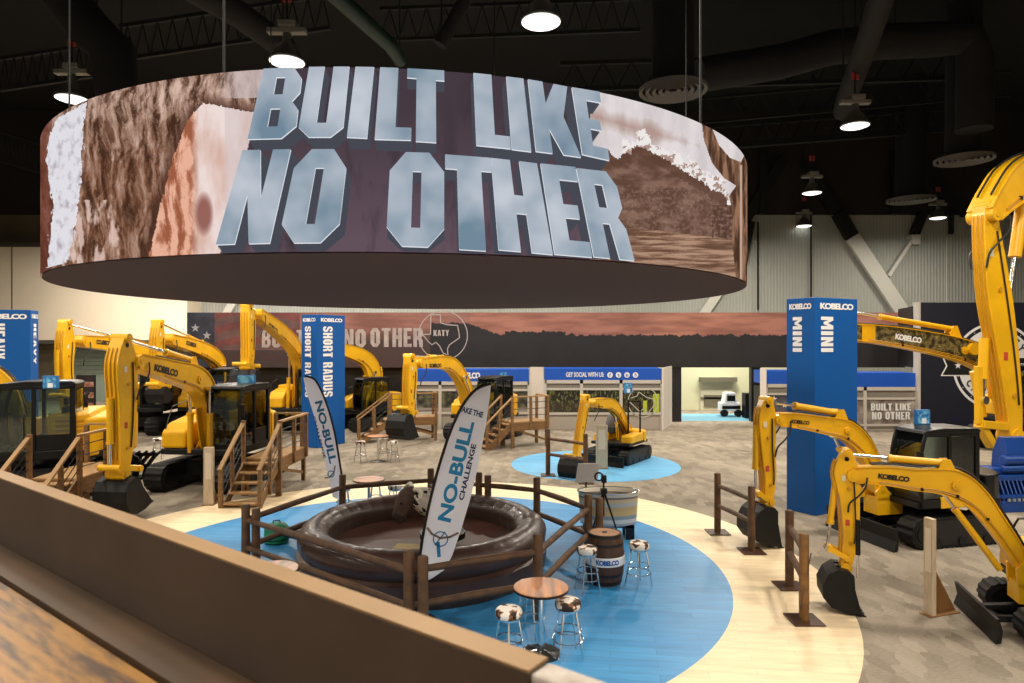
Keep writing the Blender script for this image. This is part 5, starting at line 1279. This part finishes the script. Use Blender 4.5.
        sg_ = 1 if yo > 0 else -1; m.tube(smooth_pts([(tip[0]-.3*k, yb+sg_*(btk/2+.03), tip[1]-.04*k), (tip[0]-.24*k, yb+sg_*(btk/2+.08), tip[1]-.26*k), (tip[0]-.1*k, yb+sg_*(atk/2+.1), tip[1]-.46*k), (tip[0]+.1*k, yb+sg_*(atk/2+.08), tip[1]-.66*k), (tip[0]+.12*k, yb+sg_*(atk/2+.02), tip[1]-.9*k)], 4), .016*k+.004, 6)
    m.build('boom_hose', HOSE, bo, smooth=True)
    # side pipes with clamps, seams and bolts on both faces of the boom
    m = MB(); n_p = len(c_s)
    for sg_ in (-1, 1):
        for off_ in (-.44, -.37):
            m.tube([(p[0], yb+sg_*(btk/2+.015), p[1]+p[2]*off_*(1 if abs(p[0]-tip[0]) > .2 else .6)) for p in c_s[3:-4]], .012*k+.003, 6)
    m.build('boom_side_pipe', YELD, bo, smooth=True)
    for fq in (.3, .5, .72):
        q_ = c_s[int(n_p*fq)]; m = MB(); yy = btk/2+.02
        for sg_ in (-1, 1): m.box(q_[0]-.03*k, q_[0]+.03*k, yb+sg_*yy-.015, yb+sg_*yy+.015, q_[1]-q_[2]*.46, q_[1]-q_[2]*.34)
        m.build('pipe_clamp', BLK, bo)
    a5 = smooth_pts(ac, 5); q_ = a5[max(2, int(len(a5)*.12))]
    m = MB(); m.tube([(q_[0]+.02*k, yb-atk/2-.008, q_[1]), (q_[0]+.02*k, yb+atk/2+.008, q_[1])], .055*k, 10); m.build('arm_slot', BLK, ao)
    for fq in (.42, .8):
        q_ = a5[int(len(a5)*fq)]; m = MB(); m.tube([(q_[0], yb-atk/2-.03, q_[1]), (q_[0], yb+atk/2+.03, q_[1])], .045*k, 10); m.build('arm_pin', YELD, ao)
    m = MB()
    for sg_ in (-1, 1): m.tube([(p[0]-p[2]*.22, yb+sg_*(atk/2+.02), p[1]) for p in a5[5:-4]], .013*k+.003, 6)
    m.build('arm_side_hose', HOSE, ao, smooth=True)
    if arm_cyl:
        (u0_, v0_), (us, vs), (u1_, v1_) = arm_cyl
        A = Q(u0_, v0_); B = Q(u1_, v1_); Sx = Q(us, vs); L = (Vector(B)-Vector(A)).length; sp_ = (Vector(Sx)-Vector(A)).length/L
        hyd(A, B, .085*k, sp_, (0,), 'arm_cylinder')
        m = MB(); p = A
        for sy in (-1, 1): m.prism([(p[0]-.25*k, p[1]-.3*k), (p[0]+.25*k, p[1]-.3*k), (p[0]+.08*k, p[1]+.1*k), (p[0]-.08*k, p[1]+.1*k)], yb+sy*(.1*k), yb+sy*.13*k)
        m.build('cylinder_lug', YEL, bo)
    if bucket_cyl:
        A = Q(*bucket_cyl[0]); B = Q(*bucket_cyl[1]); hyd(A, B, .075*k, .66, (0,), 'bucket_cylinder')
    if link:
        pts = [Q(*p) for p in link]
        m = MB()
        for sy in (-1, 1):
            for p, q in zip(pts, pts[1:]): m.bar((p[0], yb+sy*(atk/2+.04), p[1]), (q[0], yb+sy*(atk/2+.04), q[1]), .05*min(k, 1), .12*min(k, 1))
        for p in pts: m.tube([(p[0], yb-atk/2-.1*min(k, 1), p[1]), (p[0], yb+atk/2+.1*min(k, 1), p[1])], .075*min(k, 1), 12)
        m.build('bucket_linkage', YEL, r)
    if bkt:
        (ub, vb, ang, bs, bwid) = bkt; p = Q(ub, vb)
        prof = [(0, .12), (.3, .1), (.52, -.12), (.62, -.45), (.55, -.78), (.3, -1.0), (-.1, -1.06), (-.42, -1.02)]
        face = [(-.5, -1.04), (-.22, -.35), (-.14, .02)]
        ca, sa = math.cos(ang), math.sin(ang)
        tf = lambda q: (p[0]+bs*(q[0]*ca-q[1]*sa), p[1]+bs*(q[0]*sa+q[1]*ca))
        bp = thing_part(r, 'bucket')
        m = MB(); full = [tf(q) for q in prof+face]
        for sy in (-1, 1): m.prism(full, yb+sy*bwid/2-.015, yb+sy*bwid/2+.015)
        outer = [tf(q) for q in prof]; inn = [tf((q[0]*.93-.01, q[1]*.95-.0)) for q in prof]
        m.prism(outer+list(reversed(inn)), yb-bwid/2, yb+bwid/2)
        for sy in (-1, 1): m.prism([tf(q) for q in ((-.12, .12), (.3, .14), (.28, -.15), (-.12, -.1))], yb+sy*atk*.6-.02, yb+sy*atk*.6+.02)
        bp = m.build('bucket', BKT, r)
        nt_ = 5 if bwid > .5 else 4
        for i in range(nt_):
            y = yb-bwid/2+bwid*(i+.5)/nt_; m = MB(); m.prism([tf(q) for q in ((-.36, -.98), (-.36, -1.07), (-.66, -1.07), (-.5, -1.0))], y-.045*bs-.01, y+.045*bs+.01); m.build('tooth', BKT, bp)
    if text:
        uu, vv, ln = text; c_ = Q(uu, vv)
        best = min(range(1, len(c_s)-1), key=lambda i: (c_s[i][0]-c_[0])**2+(c_s[i][1]-c_[1])**2)
        t = Vector((c_s[best+1][0]-c_s[best-1][0], 0, c_s[best+1][1]-c_s[best-1][1])).normalized()
        wr = h*t.x+Vector((0, 0, t.z)); 
        if wr.x < 0: t = -t
        up = Vector((-t.z, 0, t.x)); 
        if up.z < 0: up = -up
        y = yb+cam_side*(btk/2+.012)
        text_label('KOBELCO', (c_[0], y, c_[1]), t, up, ln, text_mat or BLKP, bo, height=ln*.19, bold=.055, space=.92)
    return r, Q, h, left
def thing_part(r, nm): return None
def placard(u, v, Y, w, hh, lab):
    c = at(u, v, Y); r = thing('roof_placard', lab, 'sign', (c.x, Y, c.z-hh/2), 0, 'blue info cards on cab roofs')
    m = MB(); m.box(-w/2, w/2, -.05, .05, 0, hh); m.build('card', mat('card_blue', S(28, 110, 176), .5), r)
    picture('printed_face', lambda s, t: Vector((-w/2+.02+(w-.04)*s, -.053, .02+(hh-.04)*t)), 12, 12, lambda s, t: (L3(225, 230, 235)+(1,)) if (t < .45 and .3 < s < .75) else ((L3(*mixc((20, 90, 160), (120, 190, 220), .5+N(s*4, t*4, u)))) + (1,)), PLC, r)

# left foreground machine with the reflective cab
r, Q1, h1, l1 = excavator('large yellow excavator facing the viewer with reflective cab glass, arm reaching down at left', (-8.5, 19.6), (-.115, -.993), 1.0,
  boom=[(209,446,.36),(207,420,.5),(205,396,.62),(194,379,.64),(165,370,.50),(133,361,.34)], arm=[(121,338,.22),(121,362,.66),(122,400,.62),(121,440,.50),(118,474,.28)],
  arm_cyl=((190,360),(165,352),(123,339)), bucket_cyl=((110,398),(110,468)), link=[(110,468),(131,468)], bkt=(120,480,-.3,.74,.8), text=(160,370.5,.95), btk=.34, atk=.34, tl=3.7)
# thumb rake beside its bucket
placard(246.5, 384, 19.3, .5, .52, 'blue and white info card on the roof of the reflective cab')
r = thing('ripper_rake', 'dark curved multi-tine rake standing behind the near left bucket', 'digger attachment', (ground(133, 478).x, ground(133, 478).y, 0), .2)
for i in range(4):
    m = MB(); x = -.32+.2*i; m.tube([(x, 0, .0), (x+.08, 0, .3), (x+.3, 0, .62), (x+.52, 0, .8)], [.05, .06, .06, .035], 8); m.build('tine', BKT, r, smooth=True)
m = MB(); m.bar((-.4, 0, .35), (.5, 0, .35), .12); m.bar((-.2, 0, .7), (.65, 0, .7), .1); m.box(-.3, .4, -.3, .3, 0, .06); m.build('cross_bar', BKT, r)

r, *_ = excavator('yellow excavator at the left edge with dark cab seen from its side', (-12.5, 18.5), (-.93, -.37), 1.06,
  boom=[(20,445,.4),(14,412,.5),(0,385,.6),(-25,372,.55),(-70,375,.35)], arm=[(-90,350,.2),(-88,380,.5),(-80,430,.4),(-70,470,.3)], text=None)
placard(51, 382, 17.0, .36, .32, 'blue and white info card on the roof of the dark cab at the left edge')
r, *_ = excavator('yellow excavator whose arm rises farthest left, behind the near left machine', (-16.6, 30.5), (.02, -1), 1.05,
  boom=[(156,402,.4),(158,378,.6),(150,356,.75),(125,346,.62),(80,341,.42)], arm=[(65,322,.3),(65,342,.68),(64,366,.62),(66,392,.5),(68,412,.3)],
  arm_cyl=((130,341),(112,336),(67,324)), bucket_cyl=((57,350),(57,395)), link=[(57,395),(67,398)], bkt=(68,415,0,1.0,1.0), text=(99,342.5,.95), btk=.34, atk=.34)
r, *_ = excavator('yellow excavator just left of the painted flag, boom sloping down to the right', (-13.95, 31.2), (.04, -1), 1.0,
  boom=[(214,405,.4),(219,386,.55),(219,364,.68),(203,350,.62),(168,339,.4)], arm=[(157.5,322,.28),(157,338,.6),(157,362,.55),(157,386,.4)],
  arm_cyl=((200,342),(188,337),(160,323)), link=[(152,384),(164,386)], bkt=(157,388,-.6,.6,.7), text=(187,344,.95), btk=.34, atk=.34)
r, *_ = excavator('yellow excavator with the tallest boom left of the two-word blue tower', (-9.8, 31.0), (-.03, -1), 1.0,
  boom=[(297,412,.42),(299,380,.66),(296,352,.7),(281,333,.62),(257,314,.4)], arm=[(246.5,304,.3),(248,320,.62),(248,345,.55),(247,368,.4)],
  arm_cyl=((276,324),(266,317),(248,306)), link=[(240,364),(253,366)], bkt=(247,372,0,.9,.9), text=(269,328,1.0), btk=.34, atk=.34)
r, *_ = excavator('yellow excavator half hidden right of the two-word blue tower', (-6.7, 31.5), (-.75, -.66), .85,
  boom=[(367,412,.45),(372,390,.6),(372,370,.68),(361,356,.62),(330,346,.45)], arm=[(326,335,.3),(325,350,.5),(325,372,.45),(325,392,.4)], bkt=(325,395,0,.7,.7), text=None, btk=.34, atk=.34)
r, *_ = excavator('yellow excavator behind the large feather flag with black bucket standing on the carpet', (-1.15, 28.5), (-.46, -.89), .92,
  boom=[(480,424,.36),(469,398,.46),(459,375,.56),(446,363,.5),(418,363,.36)], arm=[(409,356,.26),(410,372,.52),(409,395,.46),(408,412,.34)],
  arm_cyl=((440,357),(428,355.5),(411,356)), link=[(403,408),(412,412)], bkt=(402,416,-.1,.78,.75), text=(432,365.5,.8), btk=.3, atk=.3)
placard(503.5, 377, 28.6, .3, .42, 'pale blue info card on the cab roof behind the large feather flag')
placard(435, 374, 28.5, .28, .4, 'pale blue info card standing near the logo fascia') if False else None
# small digger on the light blue circle
r, *_ = excavator('small yellow digger with grey seat cover standing on the light blue circle', (3.72, 23.1), (-.56, -.83), .63, mini=True, hood=False, bh=.62, cab='rops', blade=True, tl=3.4,
  boom=[(622,446,.2),(627,432,.3),(618,413,.36),(609,404,.36),(592,403,.26)], arm=[(585,396,.2),(584,408,.36),(580,432,.34),(576,458,.22)],
  link=[(569,455),(578,458)], bkt=(574,459,.35,.62,.6), text=(597,407,.4), btk=.22, atk=.2)
placard(628, 388, 23.8, .3, .36, 'small blue info card above the roll frame of the small digger')
# mid right digger with full cab
r, *_ = excavator('yellow compact digger with black enclosed cab, behind the nearest digger at right', (8.75, 14.25), (-.975, -.22), .82, body_mat=BLK, cw_mat=BLK, hood=False, bh=.75, mini=True, blade=True, tl=2.9,
  boom=[(876,490,.2),(871,465,.3),(860,444,.38),(844,430,.4),(822,425,.34),(800,421,.3),(776,419,.24)], arm=[(766,400,.2),(765,418,.38),(766,450,.32),(768,478,.26),(766,504,.18)],
  arm_cyl=((838,413),(794,405),(772,402)), bucket_cyl=((756,425),(755,492)), link=[(755,492),(767,500)], bkt=(765,508,.2,.64,.58), text=(797,421.5,.42), btk=.2, atk=.2)
placard(922, 417, 13.9, .28, .3, 'blue and white info card on the roof of the black enclosed cab at right')
# front right digger
r, *_ = excavator('nearest yellow compact digger entering from the right edge with blade toward the floor pattern', (8.02, 9.4), (-.965, .26), .62, mini=True, blade=True, tl=3.3, cab='full',
  boom=[(1021,566,.18),(1010,545,.22),(992,519,.26),(974,497,.33),(955,484,.40),(935,480,.35),(915,479,.31),(885,475,.27),(852,474,.22)], arm=[(847,452,.16),(846,472,.36),(849,500,.28),(850,535,.22),(845,566,.16)],
  arm_cyl=((945,463),(888,457),(850,455)), bucket_cyl=((836,476),(827,548)), link=[(829,547),(846,556)], bkt=(845,570,.15,.53,.5), text=(892,476.5,.42), btk=.16, atk=.16)
p = at(858, 520, 9.95); q = at(857, 578, 9.95); r = thing('thumb_cylinder', 'black and chrome hydraulic thumb cylinder hanging behind the nearest bucket', 'hydraulic cylinder', (p.x, p.y, q.z))
m = MB(); m.tube([(0, 0, (p.z-q.z)*.4), (0, 0, p.z-q.z)], .035, 12); m.build('barrel', BLK, r, smooth=True)
m = MB(); m.tube([(0, 0, 0), (0, 0, (p.z-q.z)*.42)], .018, 10); m.build('rod', CHR, r, smooth=True)
# big machine at the right edge with blue attachment
r, Q10, h10, l10 = excavator('very tall yellow demolition excavator at the right edge, arm standing upright', (19.2, 19.3), (-.95, -.3), 1.5, tl=3.4, cab='full',
  boom=[(1185,395,.9),(1165,270,1.1),(1110,188,1.1),(1055,170,1.05),(1018,180,1.0),(998,198,.7),(984,216,.42)], arm=[(985,207,.4),(986,232,.56),(993,290,.82),(1001,345,.74),(1007,395,.6),(1010,436,.42)],
  bucket_cyl=((984,338),(982,400)), link=None, text=None, btk=.6, atk=.36, boom_cyl=False)
A = Q10(1022, 205); B = Q10(1010, 292)
m = MB(); pa = Vector((A[0], 0, A[1])); pb = Vector((B[0], 0, B[1])); pc = pa.lerp(pb, .6); m.tube([pa+(pa-pb)*.4, pc], .15, 14); c_ = m.build('arm_cylinder', YEL, r, smooth=True)
m = MB(); m.tube([pc, pb], .06, 10); m.build('rod', CHR, c_, smooth=True)
m = MB(); pa = Q10(1000, 300); pb = Q10(1003, 400); m.tube([(pa[0], -.34, pa[1]), (pb[0], -.34, pb[1])], .05, 8); pa = Q10(1005, 320); pb = Q10(1009, 410); m.tube([(pa[0], -.34, pa[1]), (pb[0], -.34, pb[1])], .04, 8); m.build('arm_pipe', YEL, r, smooth=True)
m = MB(); pa = Q10(977, 300); pb = Q10(990, 425); 
for du, dv in ((0, 0),): pass
m.tube([(Q10(990, 372)[0], -.42, Q10(990, 372)[1]), (Q10(998, 418)[0], -.42, Q10(998, 418)[1])], .11, 12); m.build('tilt_cylinder', YEL, r, smooth=True)
m = MB(); q1_, q2_, q3_, q4_ = Q10(978, 366), Q10(979, 424), Q10(1013, 427), Q10(992, 446)
m.bar((q1_[0], 0, q1_[1]), (q2_[0], 0, q2_[1]), .16, .14); m.bar((q2_[0], 0, q2_[1]), (q3_[0], 0, q3_[1]), .3, .2); m.bar((q2_[0], 0, q2_[1]), (q4_[0], 0, q4_[1]), .22, .2); m.build('bucket_linkage', YEL, r, bevel=.02)
# blue sieve attachment
g = ground(1012, 507); BLA = mat('attachment_blue', S(12, 62, 140), .4, var=.2)
r = thing('sorting_bucket', 'blue barred sorting bucket under the tall upright arm at the right edge', 'digger attachment', (g.x, g.y, 0), .12)
Ms = Matrix(((0, 1, 0, 0), (1, 0, 0, 0), (0, 0, 1, 0), (0, 0, 0, 1)))
sh = [(-.35, .0), (-.45, .35), (-.3, .75), (.1, 1.0), (.5, .8), (.6, .35), (.4, 0)]
for x in (-.75, .75): m = MB(); m.prism(sh, x-.03, x+.03, M=Ms); m.build('side_plate', BLA, r)
m = MB(); m.box(-.72, .72, -.5, -.4, 0, .26); m.box(-.72, .72, -.48, -.38, .33, .42); m.box(-.72, .72, -.36, -.2, .72, .86); m.box(-.72, .72, .3, .5, 0, .8); m.box(-.72, .72, -.2, .3, .86, 1.0); m.build('shell', BLA, r, bevel=.02)
for i in range(13):
    x = -.66+.11*i; m = MB(); m.tube([(x, -.46, .24), (x, -.47, .45), (x, -.33, .78)], .02, 6); m.build('bar', BLA, r)
for i in range(10):
    x = -.6+.13*i; m = MB(); m.box(x, x+.07, -.53, -.5, .27, .34); m.build('tooth', mat('worn_steel', S(150, 160, 165), .4, metal=.5), r)
m = MB(); m.prism([(-.2, 1.0), (.25, 1.0), (.22, 1.35), (.05, 1.75), (-.12, 1.75), (-.22, 1.35)], -.35, .35, M=Ms); m.tube([(-.45, -.2, 1.2), (.45, -.2, 1.2)], .12, 14); m.tube([(-.5, -.25, 1.0), (.5, -.25, 1.0)], .08, 12); m.build('hitch', BLA, r, bevel=.02)
# camouflage boom machine behind
r, Q11, *_ = excavator('yellow excavator with camouflage wrapped boom lying level behind the tall blue tower', (19.9, 25.2), (-.98, -.2), 1.15,
  boom=[(1008,415,.6),(1003,388,.85),(988,364,.86),(960,350.5,.8),(916,340.5,.72),(872,334,.62),(838,331,.45)], arm=[(832,312,.3),(832,332,.65),(830,370,.55),(828,408,.35)],
  arm_cyl=((952,329),(880,315),(840,310)), bkt=(828,412,0,1.0,1.0), text=(904,338.5,1.1), text_mat=WHT, boom_mat=CAMO, btk=.4, atk=.36, boom_cyl=False)
m = MB(); c_ = Q11(967, 349); m.tube([(c_[0], -.34, c_[1]), (c_[0], .34, c_[1])], .22, 20); m.build('boom_pin_boss', YEL, r, smooth=True)
m = MB(); P_ = [Q11(858, 333), Q11(871, 334)]; m.prism([(P_[0][0], P_[0][1]-.32), (P_[1][0], P_[1][1]-.33), (P_[1][0], P_[1][1]+.33), (P_[0][0], P_[0][1]+.32)], -.215, .215); m.build('boom_end_plate', YEL, r)
# kiosk, crates behind the left machines
g = ground(86, 440); kz = at(86, 375, g.y).z
r = thing('kiosk_sign', 'dark upright poster stand with picture rows behind the left cab', 'sign', (at(86, 0, 27).x, 27, 0))
m = MB(); m.box(-.38, .38, -.04, .04, 0, at(0, 375, 27).z); m.build('board', BLKP, r)
zt1 = at(0, 375, 27).z
picture('poster', lambda s, t: Vector((-.34+.68*s, -.045, zt1-1.35+1.3*t)), 24, 40, lambda s, t: L3(*(mixc((120, 70, 50), (190, 150, 130), .5+N(s*5, t*9)) if int(t*6) % 2 == 0 else (40, 28, 26)))+(1,), PLC, r)
g = ground(180, 424); r = thing('steel_crate', 'small silver topped crate on the carpet behind the near left boom', 'crate', (g.x, g.y, 0), .3)
m = MB(); m.box(-.5, .5, -.3, .3, 0, .5); m.build('crate_body', DKG, r, bevel=.02); m = MB(); m.box(-.54, .54, -.34, .34, .5, .58); m.build('lid', CHR, r, bevel=.01)
# ------------------------------------------------------------------ light of the hall
def area(x, y, z, size, power, col=(1, .9, .76), spread=PI):
    l = bpy.data.lights.new('hall_lamp_and_fill_light', 'AREA'); l.shape = 'DISK'; l.size = size; l.energy = power; l.color = col; l.spread = spread
    o = bpy.data.objects.new('hall_lamp_and_fill_light', l); COL.objects.link(o); o.location = (x, y, z); return o
PW_ = 840
for x in (-20, -10.5, -1, 9, 19):
    for y in (3, 12, 22, 32):
        area(x, y, 11.6, 1.2, PW_*(1.0 if y != 3 else .7))
for x in (-9, 3, 12): area(x, -3.5, 10.5, 1.5, 700)  # row behind the camera, added as front fill for surfaces facing it
for x in (-26, -16, -8): area(x, 39, 10.5, 1.2, 800, (1, .93, .84))
for x in (2, 14, 26): area(x, 40.5, 11.2, 1.2, 520)
area(at(150, 0, 41).x, 40.5, 7.6, .8, 420, (1, .72, .6))
area(at(720, 0, 38).x, 37, 6.5, 2.5, 500, (1, .98, .85))
area(at(330, 0, 38).x, 39, 9, 2, 260)
w = bpy.data.worlds.new('hall_ambient'); scene.world = w; w.use_nodes = True
w.node_tree.nodes['Background'].inputs[0].default_value = (.9, .8, .7, 1); w.node_tree.nodes['Background'].inputs[1].default_value = .16
# ------------------------------------------------------------------ camera
cam = bpy.data.cameras.new('camera'); co = bpy.data.objects.new('camera', cam); COL.objects.link(co)
co.location = (0, 0, H); co.rotation_euler = (PI/2, 0, 0)
cam.sensor_width = 36; cam.lens = F/1024*36; cam.clip_start = .05; cam.clip_end = 200
cam.dof.use_dof = True; cam.dof.focus_distance = 14; cam.dof.aperture_fstop = 4.5
scene.camera = co
vs = scene.view_settings; vs.view_transform = 'Standard'; vs.look = 'None'; vs.gamma = 1; vs.use_curve_mapping = False; vs.exposure = 0
